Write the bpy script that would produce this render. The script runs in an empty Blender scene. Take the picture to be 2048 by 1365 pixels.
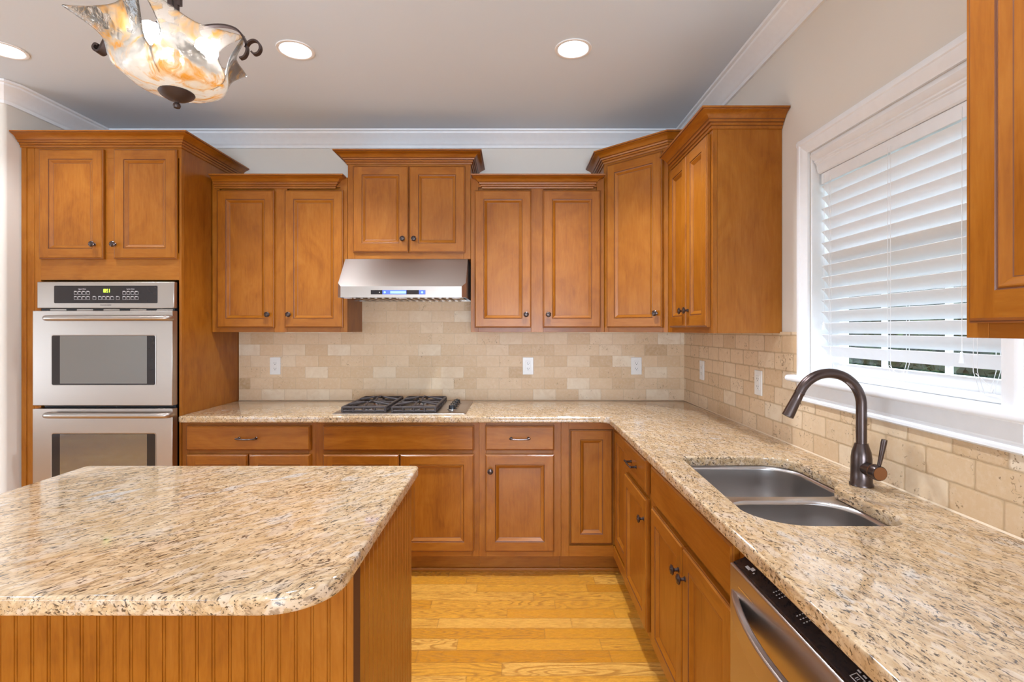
import bpy, bmesh, math, random
from mathutils import Vector, Matrix
PI = math.pi
R = math.radians
SC = bpy.context.scene
COL = SC.collection
# ------------------------------------------------------------------ camera, world, fill lights, exposure
EYE = 1.397            # lens height above the floor
D = 3.507              # distance from the lens to the back wall
XR = 1.178             # right wall
XL = -2.785            # short left wall beside the oven cabinet
CEIL = 2.743
cam_d = bpy.data.cameras.new('camera')
cam_d.sensor_width = 36.0
cam_d.lens = 18.0
cam_d.shift_x = -2.0 / 2048
cam_d.shift_y = -22.5 / 2048
cam_d.clip_start = 0.02
cam = bpy.data.objects.new('camera', cam_d)
COL.objects.link(cam)
cam.location = (0, 0, EYE)
cam.rotation_euler = (R(90), 0, 0)
SC.camera = cam

SC.view_settings.view_transform = 'Standard'
SC.view_settings.look = 'None'
SC.view_settings.gamma = 1
SC.view_settings.use_curve_mapping = False
SC.view_settings.exposure = 0.85
SC.cycles.use_denoising = True
SC.cycles.max_bounces = 10
SC.cycles.diffuse_bounces = 5
SC.cycles.transparent_max_bounces = 12
SC.cycles.sample_clamp_indirect = 6

w = bpy.data.worlds.new('sky')
SC.world = w
w.use_nodes = True
wb = w.node_tree.nodes['Background']
wb.inputs['Color'].default_value = (0.74, 0.87, 1.0, 1)
wb.inputs['Strength'].default_value = 2.7


def area(name, loc, rot, sx, sy, power, col):
    l = bpy.data.lights.new(name, 'AREA')
    l.shape = 'RECTANGLE'
    l.size = sx
    l.size_y = sy
    l.energy = power
    l.color = col
    o = bpy.data.objects.new(name, l)
    COL.objects.link(o)
    o.location = loc
    o.rotation_euler = rot
    return o


# added fill lights standing in for daylight from the unseen rest of the room
area('fill_rear', (0.12, -4.12, 1.45), (R(118), 0, 0), 1.9, 1.9, 185, (0.74, 0.905, 1.11))
area('fill_rear_left', (-4.0, -4.12, 1.2), (R(118), 0, 0), 2.6, 2.1, 35, (0.74, 0.905, 1.11))
area('fill_side', (-5.9, 1.2, 1.45), (R(110), 0, R(-90)), 2.0, 1.9, 45, (0.74, 0.905, 1.11))


# ------------------------------------------------------------------ node helpers
class NT:
    def __init__(s, name):
        s.mat = bpy.data.materials.new(name)
        s.mat.use_nodes = True
        s.t = s.mat.node_tree
        s.b = s.t.nodes['Principled BSDF']
        s.out = s.t.nodes['Material Output']

    def n(s, typ, **kw):
        k = s.t.nodes.new(typ)
        for a, v in kw.items():
            setattr(k, a, v)
        return k

    def put(s, sock, v):
        if isinstance(v, bpy.types.NodeSocket):
            s.t.links.new(v, sock)
        elif v is not None:
            if isinstance(v, (tuple, list)) and len(v) == 3 and sock.type == 'RGBA':
                v = (*v, 1)
            sock.default_value = v

    def m(s, op, a, b=None, c=None, clamp=False):
        k = s.n('ShaderNodeMath', operation=op, use_clamp=clamp)
        for i, v in enumerate((a, b, c)):
            if v is not None:
                s.put(k.inputs[i], v)
        return k.outputs[0]

    def vm(s, op, a, b=None):
        k = s.n('ShaderNodeVectorMath', operation=op)
        s.put(k.inputs[0], a)
        if b is not None:
            s.put(k.inputs[1], b)
        return k.outputs[0]

    def coord(s, which='Object'):
        return s.n('ShaderNodeTexCoord').outputs[which]

    def sep(s, v):
        k = s.n('ShaderNodeSeparateXYZ')
        s.put(k.inputs[0], v)
        return k.outputs

    def comb(s, x, y, z):
        k = s.n('ShaderNodeCombineXYZ')
        for i, v in enumerate((x, y, z)):
            s.put(k.inputs[i], v)
        return k.outputs[0]

    def mapping(s, v, scale=(1, 1, 1), rot=(0, 0, 0), loc=(0, 0, 0)):
        k = s.n('ShaderNodeMapping')
        s.put(k.inputs['Vector'], v)
        k.inputs['Scale'].default_value = scale
        k.inputs['Rotation'].default_value = rot
        k.inputs['Location'].default_value = loc
        return k.outputs[0]

    def noise(s, v, scale=1.0, detail=3, rough=0.5, dist=0.0, out='Fac'):
        k = s.n('ShaderNodeTexNoise')
        s.put(k.inputs['Vector'], v)
        s.put(k.inputs['Scale'], scale)
        k.inputs['Detail'].default_value = detail
        k.inputs['Roughness'].default_value = rough
        k.inputs['Distortion'].default_value = dist
        return k.outputs[out]

    def voro(s, v, scale, out='Color', feature='F1'):
        k = s.n('ShaderNodeTexVoronoi', feature=feature)
        s.put(k.inputs['Vector'], v)
        k.inputs['Scale'].default_value = scale
        return k.outputs[out]

    def white(s, v, out='Value'):
        k = s.n('ShaderNodeTexWhiteNoise', noise_dimensions='3D')
        s.put(k.inputs['Vector'], v)
        return k.outputs[out]

    def ramp(s, f, stops, interp='LINEAR'):
        k = s.n('ShaderNodeValToRGB')
        k.color_ramp.interpolation = interp
        e = k.color_ramp.elements
        while len(e) < len(stops):
            e.new(0.5)
        for i, (p, c) in enumerate(stops):
            e[i].position = p
            e[i].color = (c, c, c, 1) if isinstance(c, (int, float)) else (*c, 1)
        s.put(k.inputs[0], f)
        return k.outputs[0]

    def mix(s, f, a, b, mode='MIX'):
        k = s.n('ShaderNodeMix', data_type='RGBA', blend_type=mode)
        s.put(k.inputs[0], f)
        s.put(k.inputs[6], a)
        s.put(k.inputs[7], b)
        return k.outputs[2]

    def bump(s, h, strength=0.3, dist=0.002):
        k = s.n('ShaderNodeBump')
        k.inputs['Strength'].default_value = strength
        k.inputs['Distance'].default_value = dist
        s.put(k.inputs['Height'], h)
        s.put(s.b.inputs['Normal'], k.outputs[0])
        return k

    def set(s, **kw):
        for a, v in kw.items():
            s.put(s.b.inputs[a.replace('_', ' ')], v)
        return s


def plain(name, col, rough=0.5, metal=0.0, emit=None, es=0.0, spec=0.5, coat=0.0):
    t = NT(name)
    c = t.coord()
    f = t.noise(c, 35.0, 3)
    lo = tuple(v * 0.965 for v in col)
    hi = tuple(min(1, v * 1.035) for v in col)
    t.set(Base_Color=t.mix(f, lo, hi), Roughness=rough, Metallic=metal)
    t.b.inputs['Specular IOR Level'].default_value = spec
    t.b.inputs['Coat Weight'].default_value = coat
    if emit:
        t.b.inputs['Emission Color'].default_value = (*emit, 1)
        t.b.inputs['Emission Strength'].default_value = es
    return t.mat


def wood(name, axis, cols, rough=0.36, fine=0.5, coat=0.12):
    t = NT(name)
    oi = t.n('ShaderNodeObjectInfo').outputs['Random']
    v = t.vm('ADD', t.coord(), t.comb(t.m('MULTIPLY', oi, 7.3), t.m('MULTIPLY', oi, 3.1), t.m('MULTIPLY', oi, 11.7)))
    sc = {'z': (1, 1, .09), 'x': (.09, 1, 1), 'y': (1, .09, 1)}[axis]
    sb = {'z': (1, 1, .42), 'x': (.42, 1, 1), 'y': (1, .42, 1)}[axis]
    g = t.noise(t.mapping(v, sc), 95, 5, .62, .8)
    b = t.noise(t.mapping(v, sb), 7.5, 4, .6, 1.3)
    f = t.m('ADD', t.m('MULTIPLY', g, fine), t.m('MULTIPLY', b, 1.15 - fine))
    f = t.m('ADD', f, t.m('MULTIPLY', t.m('SUBTRACT', oi, .5), .07))
    c = t.ramp(f, [(.34, cols[0]), (.56, cols[1]), (.80, cols[2])])
    t.set(Base_Color=c, Roughness=rough)
    t.b.inputs['Coat Weight'].default_value = coat
    t.b.inputs['Specular IOR Level'].default_value = .3
    t.b.inputs['Coat Roughness'].default_value = .18
    t.bump(g, .06, .001)
    return t.mat


WC = ((.225, .062, .003), (.325, .102, .006), (.395, .142, .015))
M = {}
M['wood_z'] = wood('maple_vertical_grain', 'z', WC)
M['wood_x'] = wood('maple_horizontal_grain', 'x', WC)
M['wood_y'] = wood('maple_depth_grain', 'y', WC)
M['dark_edge'] = plain('dark_panel_edge', (.075, .026, .007), .85, spec=.1)
M['glaze'] = plain('dark_glaze_in_grooves', (.16, .05, .014), .4)
M['bronze'] = plain('oil_rubbed_bronze', (.10, .072, .064), .27, .85)
M['bronze_edge'] = plain('bronze_worn_to_copper', (.32, .15, .07), .35, .9)
M['iron'] = plain('dark_brown_iron', (.07, .048, .042), .42, .6)
M['white_trim'] = plain('white_painted_trim', (.90, .91, .92), .32)
M['slat'] = plain('white_blind_slats', (.86, .87, .88), .35)
M['plastic'] = plain('white_plastic', (.80, .77, .72), .3)
M['slot'] = plain('dark_slot', (.03, .03, .03), .6)
M['black_glass'] = plain('black_glass', (.02, .016, .018), .06, spec=.6)
M['black'] = plain('black_enamel', (.018, .018, .02), .25)
M['cast'] = plain('cast_iron', (.055, .042, .04), .48, .2)
M['legend'] = plain('pale_printed_legend', (.62, .58, .56), .5)
M['gray_print'] = plain('grey_lettering', (.22, .20, .19), .5)
M['led_green'] = plain('green_clock_digits', (.1, .3, .0), .5, emit=(.55, 1.0, .05), es=2.2)
M['led_blue'] = plain('blue_backlight', (.05, .08, .4), .4, emit=(.05, .10, .62), es=.75)
M['lcd'] = plain('pale_blue_screen', (.2, .35, .7), .4, emit=(.30, .50, 1.0), es=.5)
M['chrome'] = plain('polished_chrome', (.75, .74, .74), .12, 1.0)
M['hood_lamp'] = plain('hood_lamp_lens', (.75, .8, .9), .3)
M['cord'] = plain('white_cord', (.82, .82, .82), .6)
M['bulb'] = plain('frosted_bulb', (.9, .88, .84), .5, emit=(.92, .97, 1.06), es=13)
M['can_lens'] = plain('recessed_lamp_lens', (.9, .9, .88), .5, emit=(.89, .97, 1.09), es=10)
M['can_white'] = plain('recessed_lamp_baffle', (.85, .84, .82), .45)


def wallpaint(name, col, rough=.6):
    t = NT(name)
    c = t.coord()
    t.set(Base_Color=t.mix(t.noise(c, 1.3, 2), tuple(x * .98 for x in col), col), Roughness=rough)
    t.b.inputs['Specular IOR Level'].default_value = .3
    t.bump(t.noise(c, 260, 2), .04, .0006)
    return t.mat


M['wall'] = wallpaint('beige_wall_paint', (.78, .725, .645))
M['ceiling'] = wallpaint('ceiling_paint', (.71, .79, .87), .75)


def steel(name, col, rough, axis):
    t = NT(name)
    v = t.coord()
    sc = {'x': (.6, 90, 90), 'z': (90, 90, .6), 'y': (90, .6, 90)}[axis]
    n = t.noise(t.mapping(v, sc), 6, 3)
    t.set(Base_Color=t.mix(n, tuple(x * .94 for x in col), col), Metallic=1.0, Roughness=t.m('MULTIPLY_ADD', n, .1, rough))
    t.b.inputs['Anisotropic'].default_value = .5
    t.bump(n, .03, .0004)
    return t.mat


M['steel'] = steel('brushed_stainless', (.50, .43, .375), .27, 'x')
M['steel_y'] = steel('brushed_stainless_appliance_door', (.54, .475, .43), .27, 'y')
M['sink_steel'] = steel('satin_sink_steel', (.60, .57, .55), .26, 'x')


def granite(name, ang, sq=.31):
    t = NT(name)
    p = t.coord()
    wob = t.noise(p, 9, 2, out='Color')
    p2 = t.vm('ADD', p, t.vm('MULTIPLY', t.vm('SUBTRACT', wob, (.5, .5, .5)), (.05, .05, .05)))
    al = t.mapping(p2, (.36, 1, .8), (0, 0, R(-ang)))
    # rotate first, then squash along the grain
    rt = t.mapping(p2, (1, 1, 1), (0, 0, R(-ang)))
    al = t.mapping(rt, (sq, 1.05, .9))
    base = t.ramp(t.noise(al, 60, 5, .62, .6), [(.28, (.28, .165, .07)), (.40, (.47, .30, .15)), (.54, (.60, .415, .23)), (.70, (.68, .53, .36))])
    cell = t.voro(al, 130, 'Color')
    cv = t.sep(cell)[0]
    base = t.mix(t.m('MULTIPLY', cv, .42), base, (.68, .53, .37))
    c2 = t.sep(t.voro(t.vm('ADD', al, (2.2, 4.1, 1.3)), 62, 'Color'))[1]
    base = t.mix(t.ramp(c2, [(.72, 0.0), (.80, .5)]), base, (.62, .50, .39))
    base = t.mix(t.ramp(c2, [(.12, .45), (.2, .0)]), base, (.42, .27, .13))
    # pale grey quartz patches
    q = t.ramp(t.noise(al, 13, 3, .5), [(.66, 0.0), (.70, 1.0)])
    base = t.mix(t.m('MULTIPLY', q, .75), base, (.58, .53, .47))
    # golden stains
    gs = t.ramp(t.noise(p, 6.5, 3, .6), [(.5, 0.0), (.75, 1.0)])
    base = t.mix(t.m('MULTIPLY', gs, .35), base, (.50, .29, .11))
    dens = t.m('MULTIPLY', t.m('SUBTRACT', t.noise(p, 8, 2), .5), .16)
    f1 = t.m('ADD', t.noise(al, 165, 3, .6, .5), dens)
    dk = t.ramp(f1, [(.585, 0.0), (.635, .95)])
    base = t.mix(dk, base, (.055, .036, .024))
    f2 = t.m('ADD', t.noise(t.vm('ADD', al, (3.3, 1.7, 5.1)), 105, 4, .62, .6), dens)
    br = t.ramp(f2, [(.56, 0.0), (.65, .62)])
    base = t.mix(br, base, (.17, .10, .05))
    f3 = t.noise(t.vm('ADD', al, (8.3, 4.7, 2.1)), 210, 2, .5)
    base = t.mix(t.ramp(f3, [(.63, 0.0), (.68, .85)]), base, (.045, .032, .024))
    t.set(Base_Color=base, Roughness=.08)
    t.b.inputs['IOR'].default_value = 1.72
    t.b.inputs['Specular IOR Level'].default_value = .55
    return t.mat


M['granite'] = granite('gold_granite', 98, .46)
M['granite_island'] = granite('gold_granite_diagonal', 50)


def tile(name, axis):
    t = NT(name)
    p = t.coord()
    s = t.sep(p)
    wob = t.sep(t.noise(p, 26 if axis == 'x' else 34, 2, out='Color'))
    u0 = t.m('MULTIPLY_ADD', wob[0], .0045, s[0] if axis == 'x' else s[1])
    z0 = t.m('MULTIPLY_ADD', wob[1], .0045, t.m('SUBTRACT', s[2], .9165))
    TW, TH = .1545, .0765
    v = t.m('DIVIDE', z0, TH)
    row = t.m('FLOOR', v)
    jit = t.white(t.comb(row, 3.7, 1.1))
    u = t.m('ADD', t.m('DIVIDE', u0, TW), t.m('MULTIPLY_ADD', jit, .18, t.m('MULTIPLY', t.m('MODULO', t.m('ADD', row, 40.0), 2.0), .5)))
    col = t.m('FLOOR', u)
    fu = t.m('FRACT', u)
    fv = t.m('FRACT', v)
    du = t.m('MULTIPLY', t.m('MINIMUM', fu, t.m('SUBTRACT', 1.0, fu)), TW)
    dv = t.m('MULTIPLY', t.m('MINIMUM', fv, t.m('SUBTRACT', 1.0, fv)), TH)
    d = t.m('SMOOTH_MIN', du, dv, .006 if axis == 'x' else .016)
    d = t.m('ADD', d, .0012 if axis == 'x' else .0024)
    cid = t.comb(col, row, 0.37 if axis == 'x' else 5.3)
    rnd = t.white(cid)
    tc = t.ramp(rnd, [(0, (.52, .34, .18)), (.06, (.64, .44, .25)), (.45, (.72, .52, .32)), (.7, (.75, .56, .36)), (.9, (.78, .62, .43)), (1, (.82, .70, .53))])
    off = t.vm('MULTIPLY', t.white(cid, 'Color'), (9, 9, 9))
    pp = t.vm('ADD', p, off)
    mott = t.noise(pp, 17, 4, .6, 1.0)
    tc = t.mix(t.ramp(mott, [(.38, .0), (.72, .55)]), tc, (.66, .47, .29))
    tc = t.mix(t.ramp(t.noise(pp, 60, 3, .6), [(.45, 0.0), (.8, .35)]), tc, (.80, .66, .50))
    pit = t.ramp(t.m('ADD', t.noise(pp, 85 if axis == 'x' else 75, 3, .6, 1.2), t.m('MULTIPLY', t.m('SUBTRACT', t.noise(pp, 8, 2), .5), .5)), [(.675 if axis == 'x' else .648, 0.0), (.735 if axis == 'x' else .705, 1.0)])
    tc = t.mix(t.m('MULTIPLY', pit, .55 if axis == 'x' else .8), tc, (.27, .16, .08))
    jw = .0022 if axis == 'x' else .0040
    g = t.ramp(d, [(jw * .75, 0.0), (jw * 1.25, 1.0)])
    c = t.mix(g, (.57, .42, .27) if axis == 'x' else (.46, .31, .17), tc)
    t.set(Base_Color=c, Roughness=t.m('MULTIPLY_ADD', mott, .2, .36))
    t.b.inputs['Specular IOR Level'].default_value = .35
    h = t.m('SUBTRACT', t.ramp(d, [(.001, 0.0), (.006, 1.0)]), t.m('MULTIPLY', pit, .35))
    t.bump(h, .4 if axis == 'x' else .7, .0018 if axis == 'x' else .0026)
    return t.mat


M['caulk'] = plain('cream_caulk', (.72, .56, .38), .5)
M['tile_x'] = tile('tumbled_travertine_tile', 'x')
M['tile_y'] = tile('tumbled_travertine_tile_side', 'y')


def oak():
    t = NT('oak_strip_floor')
    p = t.coord()
    s = t.sep(p)
    PW = .0826
    v = t.m('DIVIDE', s[1], PW)
    row = t.m('FLOOR', v)
    rj = t.white(t.comb(row, 1.3, 2.2))
    ln = t.m('MULTIPLY_ADD', t.white(t.comb(row, 9.1, .4)), .35, .5)
    u = t.m('ADD', t.m('DIVIDE', s[0], ln), t.m('MULTIPLY', rj, 17.0))
    col = t.m('FLOOR', u)
    fv = t.m('FRACT', v)
    fu = t.m('FRACT', u)
    dv = t.m('MULTIPLY', t.m('MINIMUM', fv, t.m('SUBTRACT', 1.0, fv)), PW)
    du = t.m('MULTIPLY', t.m('MINIMUM', fu, t.m('SUBTRACT', 1.0, fu)), ln)
    d = t.m('MINIMUM', du, dv)
    cid = t.comb(col, row, 4.4)
    r1 = t.white(cid)
    rc = t.vm('MULTIPLY', t.white(cid, 'Color'), (31, 17, 9))
    q = t.vm('ADD', p, rc)
    lg = t.mapping(q, (.12, 1, 1))
    fine = t.noise(lg, 190, 4, .6, .3)
    low = t.noise(t.mapping(q, (.15, 1, 1)), 9.0, 2.2, .45, .5)
    cath = t.m('FRACT', t.m('MULTIPLY', low, 24.0))
    ring = t.ramp(cath, [(0, .9), (.12, 1.0), (.36, .0), (.9, 0.0), (1, .9)])
    amt = t.m('MULTIPLY', t.ramp(t.white(t.comb(row, col, 8.8)), [(.3, .12), (.6, .95)]), .85)
    c = t.ramp(r1, [(0, (.54, .205, .011)), (.35, (.65, .275, .020)), (.75, (.71, .325, .034)), (1, (.77, .41, .085))])
    c = t.mix(t.m('MULTIPLY', ring, amt), c, (.36, .145, .022))
    c = t.mix(t.ramp(fine, [(.40, .5), (.56, 0.0)]), c, (.50, .22, .04))
    c = t.mix(t.ramp(d, [(.0002, .55), (.0009, 0.0)]), c, (.26, .11, .025))
    t.set(Base_Color=c, Roughness=t.m('MULTIPLY_ADD', fine, .15, .2))
    t.b.inputs['Coat Weight'].default_value = .4
    t.b.inputs['Coat Roughness'].default_value = .15
    return t.mat


M['oak'] = oak()


def pane():
    t = NT('window_glass')
    tr = t.n('ShaderNodeBsdfTransparent')
    gl = t.n('ShaderNodeBsdfGlossy')
    gl.inputs['Roughness'].default_value = .02
    mx = t.n('ShaderNodeMixShader')
    mx.inputs[0].default_value = .08
    t.put(tr.inputs[0], t.mix(t.noise(t.coord(), 2.0), (.95, .97, .97), (.97, .99, .99)))
    t.t.links.new(tr.outputs[0], mx.inputs[1])
    t.t.links.new(gl.outputs[0], mx.inputs[2])
    t.t.links.new(mx.outputs[0], t.out.inputs[0])
    return t.mat


M['pane'] = pane()


def oven_glass():
    t = NT('dark_reflective_oven_glass')
    t.set(Base_Color=t.mix(t.noise(t.coord(), 8), (.02, .022, .026), (.03, .032, .036)), Roughness=.05)
    t.b.inputs['Specular IOR Level'].default_value = 1.0
    t.b.inputs['IOR'].default_value = 2.3
    return t.mat


M['oven_glass'] = oven_glass()


def art_glass():
    t = NT('amber_swirl_art_glass')
    p = t.coord()
    wv = t.vm('ADD', p, t.vm('MULTIPLY', t.vm('SUBTRACT', t.noise(p, 7, 3, out='Color'), (.5, .5, .5)), (.16, .16, .16)))
    hz = t.sep(p)[2]
    amber = t.noise(wv, 13, 4, .6, 1.6)
    am = t.ramp(amber, [(.50, 0.0), (.58, .5), (.68, 1.0)])
    white = t.ramp(t.m('ADD', hz, t.m('MULTIPLY', t.m('SUBTRACT', t.noise(wv, 9, 3), .5), .14)), [(.05, 1.0), (.135, .0)])
    col = t.mix(am, (.95, .91, .84), (.86, .46, .09))
    tl = t.n('ShaderNodeBsdfTranslucent')
    t.put(tl.inputs[0], col)
    df = t.n('ShaderNodeBsdfDiffuse')
    t.put(df.inputs[0], col)
    m1 = t.n('ShaderNodeMixShader')
    m1.inputs[0].default_value = .35
    t.t.links.new(tl.outputs[0], m1.inputs[1])
    t.t.links.new(df.outputs[0], m1.inputs[2])
    tp = t.n('ShaderNodeBsdfTransparent')
    t.put(tp.inputs[0], t.mix(am, (.93, .89, .84), (.88, .58, .20)))
    m2 = t.n('ShaderNodeMixShader')
    fac = t.m('MINIMUM', t.m('ADD', t.m('MULTIPLY', white, .80), t.m('MULTIPLY_ADD', am, .40, .20)), .9)
    t.put(m2.inputs[0], fac)
    t.t.links.new(tp.outputs[0], m2.inputs[1])
    t.t.links.new(m1.outputs[0], m2.inputs[2])
    gl = t.n('ShaderNodeBsdfGlossy')
    gl.inputs['Roughness'].default_value = .06
    lw = t.n('ShaderNodeFresnel')
    lw.inputs[0].default_value = 1.45
    bp = t.n('ShaderNodeBump')
    bp.inputs['Strength'].default_value = .5
    bp.inputs['Distance'].default_value = .006
    t.put(bp.inputs['Height'], t.noise(p, 45, 3))
    t.t.links.new(bp.outputs[0], gl.inputs['Normal'])
    t.t.links.new(bp.outputs[0], lw.inputs['Normal'])
    m3 = t.n('ShaderNodeMixShader')
    t.t.links.new(lw.outputs[0], m3.inputs[0])
    t.t.links.new(m2.outputs[0], m3.inputs[1])
    t.t.links.new(gl.outputs[0], m3.inputs[2])
    t.t.links.new(m3.outputs[0], t.out.inputs[0])
    return t.mat


M['art_glass'] = art_glass()


def leafmat():
    t = NT('hedge_leaves')
    f = t.noise(t.coord(), 5, 4)
    t.set(Base_Color=t.ramp(f, [(.35, (.006, .014, .006)), (.55, (.018, .042, .012)), (.75, (.07, .12, .03))]), Roughness=.55)
    return t.mat


M['leaf'] = leafmat()
M['ground'] = wallpaint('mown_lawn', (.10, .17, .06), .9)


# ------------------------------------------------------------------ mesh helpers
class MB:
    def __init__(s):
        s.v, s.f, s.k, s.mats = [], [], [], []

    def mi(s, m):
        m = M[m] if isinstance(m, str) else m
        if m not in s.mats:
            s.mats.append(m)
        return s.mats.index(m)

    def face(s, pts, m):
        b = len(s.v)
        s.v += [tuple(p) for p in pts]
        s.f.append(tuple(range(b, b + len(pts))))
        s.k.append(s.mi(m))

    def box(s, x0, x1, y0, y1, z0, z1, m):
        x0, x1 = min(x0, x1), max(x0, x1)
        y0, y1 = min(y0, y1), max(y0, y1)
        z0, z1 = min(z0, z1), max(z0, z1)
        b = len(s.v)
        s.v += [(x0, y0, z0), (x1, y0, z0), (x1, y1, z0), (x0, y1, z0), (x0, y0, z1), (x1, y0, z1), (x1, y1, z1), (x0, y1, z1)]
        i = s.mi(m)
        for q in ((3, 2, 1, 0), (4, 5, 6, 7), (0, 1, 5, 4), (1, 2, 6, 5), (2, 3, 7, 6), (3, 0, 4, 7)):
            s.f.append(tuple(b + a for a in q))
            s.k.append(i)
        return s

    def loft(s, loops, m, cap0=True, cap1=True, closed=True):
        n = len(loops[0])
        b = len(s.v)
        for l in loops:
            s.v += [tuple(p) for p in l]
        i = s.mi(m)
        for j in range(len(loops) - 1):
            for a in range(n if closed else n - 1):
                c = (a + 1) % n
                s.f.append((b + j * n + a, b + j * n + c, b + (j + 1) * n + c, b + (j + 1) * n + a))
                s.k.append(i)
        if cap0:
            s.f.append(tuple(b + a for a in reversed(range(n))))
            s.k.append(i)
        if cap1:
            s.f.append(tuple(b + (len(loops) - 1) * n + a for a in range(n)))
            s.k.append(i)
        return s

    def lathe(s, prof, c, m, axis=(0, 0, 1), n=24, caps=True):
        q = Vector((0, 0, 1)).rotation_difference(Vector(axis).normalized())
        c = Vector(c)
        loops = []
        for r, h in prof:
            loops.append([c + q @ Vector((max(r, 1e-5) * math.cos(2 * PI * a / n), max(r, 1e-5) * math.sin(2 * PI * a / n), h)) for a in range(n)])
        return s.loft(loops, m, caps, caps)

    def tube(s, path, rad, m, n=12, prof=None, up=None):
        P = [Vector(p) for p in path]
        T = [((P[min(i + 1, len(P) - 1)] - P[max(i - 1, 0)]).normalized()) for i in range(len(P))]
        ref = Vector(up) if up else (Vector((0, 0, 1)) if abs(T[0].z) < .9 else Vector((1, 0, 0)))
        u = (ref - T[0] * ref.dot(T[0])).normalized()
        loops = []
        for i, p in enumerate(P):
            if i:
                u = T[i - 1].rotation_difference(T[i]) @ u
                u = (u - T[i] * u.dot(T[i])).normalized()
            w_ = T[i].cross(u)
            r = rad[i] if isinstance(rad, (list, tuple)) else rad
            if prof:
                loops.append([p + u * a + w_ * b_ for a, b_ in prof])
            else:
                loops.append([p + u * (r * math.cos(2 * PI * a / n)) + w_ * (r * math.sin(2 * PI * a / n)) for a in range(n)])
        return s.loft(loops, m)

    def moulding(s, path, prof, m, side=1, lines=(), ml=None):
        """profile of (outward, z) pairs swept along an XY path with mitred corners"""
        P = [Vector((p[0], p[1])) for p in path]
        n = len(P)
        nr = []
        for i in range(n - 1):
            d_ = (P[i + 1] - P[i]).normalized()
            nr.append(Vector((d_.y, -d_.x)) * side)
        loops = []
        for i in range(n):
            a = nr[max(i - 1, 0)]
            b = nr[min(i, n - 2)]
            k = (a + b).normalized()
            k = k / max(.2, k.dot(a))
            loops.append([(P[i].x + k.x * o, P[i].y + k.y * o, z) for o, z in prof])
        f0 = len(s.f)
        s.loft(loops, m)
        if lines:
            np_ = len(prof)
            for q in range((n - 1) * np_):
                if q % np_ in lines:
                    s.k[f0 + q] = s.mi(ml)
        return s

    def build(s, name, parent=None, bevel=0, ang=34, merge=True, seg=2, flat=False):
        me = bpy.data.meshes.new(name)
        me.from_pydata(s.v, [], s.f)
        for m in s.mats:
            me.materials.append(m)
        me.polygons.foreach_set('material_index', s.k)
        bm = bmesh.new()
        bm.from_mesh(me)
        if merge:
            bmesh.ops.remove_doubles(bm, verts=bm.verts, dist=1e-5)
        bmesh.ops.recalc_face_normals(bm, faces=bm.faces)
        bm.to_mesh(me)
        bm.free()
        if not flat:
            me.shade_smooth()
            me.set_sharp_from_angle(angle=R(ang))
        o = bpy.data.objects.new(name, me)
        COL.objects.link(o)
        if parent:
            o.parent = parent
        if bevel:
            b = o.modifiers.new('edges', 'BEVEL')
            b.width = bevel
            b.segments = seg
            b.limit_method = 'ANGLE'
            b.angle_limit = R(40)
        return o


def tag(o, label, cat, group=None):
    o['label'] = label
    o['category'] = cat
    if group:
        o['group'] = group
    return o


def thing(name, label, cat, loc, rotz=0, group=None):
    o = bpy.data.objects.new(name, None)
    o.empty_display_size = .1
    COL.objects.link(o)
    o.location = loc
    o.rotation_euler = (0, 0, rotz)
    return tag(o, label, cat, group)


def struct(o):
    o['kind'] = 'structure'
    return o


def copy_tree(o, parent=None):
    c = o.copy()
    COL.objects.link(c)
    if parent:
        c.parent = parent
    for ch in list(o.children):
        copy_tree(ch, c)
    return c


def arc(cx, cy, r, a0, a1, n=8):
    return [(cx + r * math.cos(R(a0 + (a1 - a0) * i / n)), cy + r * math.sin(R(a0 + (a1 - a0) * i / n))) for i in range(n + 1)]


def slab(name, loops, z0, z1, mat, bev, parent=None, res=4):
    """flat plate with rounded edges from 2D outlines (first is the outside, others are holes)"""
    cu = bpy.data.curves.new(name, 'CURVE')
    cu.dimensions = '2D'
    cu.fill_mode = 'BOTH'
    for l in loops:
        sp = cu.splines.new('POLY')
        sp.points.add(len(l) - 1)
        for i, (x, y) in enumerate(l):
            sp.points[i].co = (x, y, 0, 1)
        sp.use_cyclic_u = True
    cu.extrude = (z1 - z0) / 2 - bev
    cu.bevel_depth = bev
    cu.offset = -bev
    cu.bevel_resolution = res
    t = bpy.data.objects.new(name + '_outline', cu)
    COL.objects.link(t)
    bpy.context.view_layer.update()
    me = bpy.data.meshes.new_from_object(t.evaluated_get(bpy.context.evaluated_depsgraph_get()))
    bpy.data.objects.remove(t)
    for v in me.vertices:
        v.co.z += (z0 + z1) / 2
    bm = bmesh.new()
    bm.from_mesh(me)
    bmesh.ops.remove_doubles(bm, verts=bm.verts, dist=1e-5)
    bmesh.ops.recalc_face_normals(bm, faces=bm.faces)
    bm.to_mesh(me)
    bm.free()
    me.materials.clear()
    me.materials.append(M[mat])
    me.shade_smooth()
    me.set_sharp_from_angle(angle=R(40))
    me.name = name
    o = bpy.data.objects.new(name, me)
    COL.objects.link(o)
    if parent:
        o.parent = parent
    return o


def lettering(name, body, size, mat, parent, mtx, depth=.0004):
    cu = bpy.data.curves.new(name, 'FONT')
    cu.body = body
    cu.size = size
    cu.align_x = 'CENTER'
    cu.align_y = 'CENTER'
    cu.extrude = depth
    t = bpy.data.objects.new(name + '_outline', cu)
    COL.objects.link(t)
    bpy.context.view_layer.update()
    me = bpy.data.meshes.new_from_object(t.evaluated_get(bpy.context.evaluated_depsgraph_get()))
    bpy.data.objects.remove(t)
    me.transform(mtx)
    me.materials.clear()
    me.materials.append(M[mat])
    me.name = name
    o = bpy.data.objects.new(name, me)
    COL.objects.link(o)
    o.parent = parent
    return o


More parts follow.
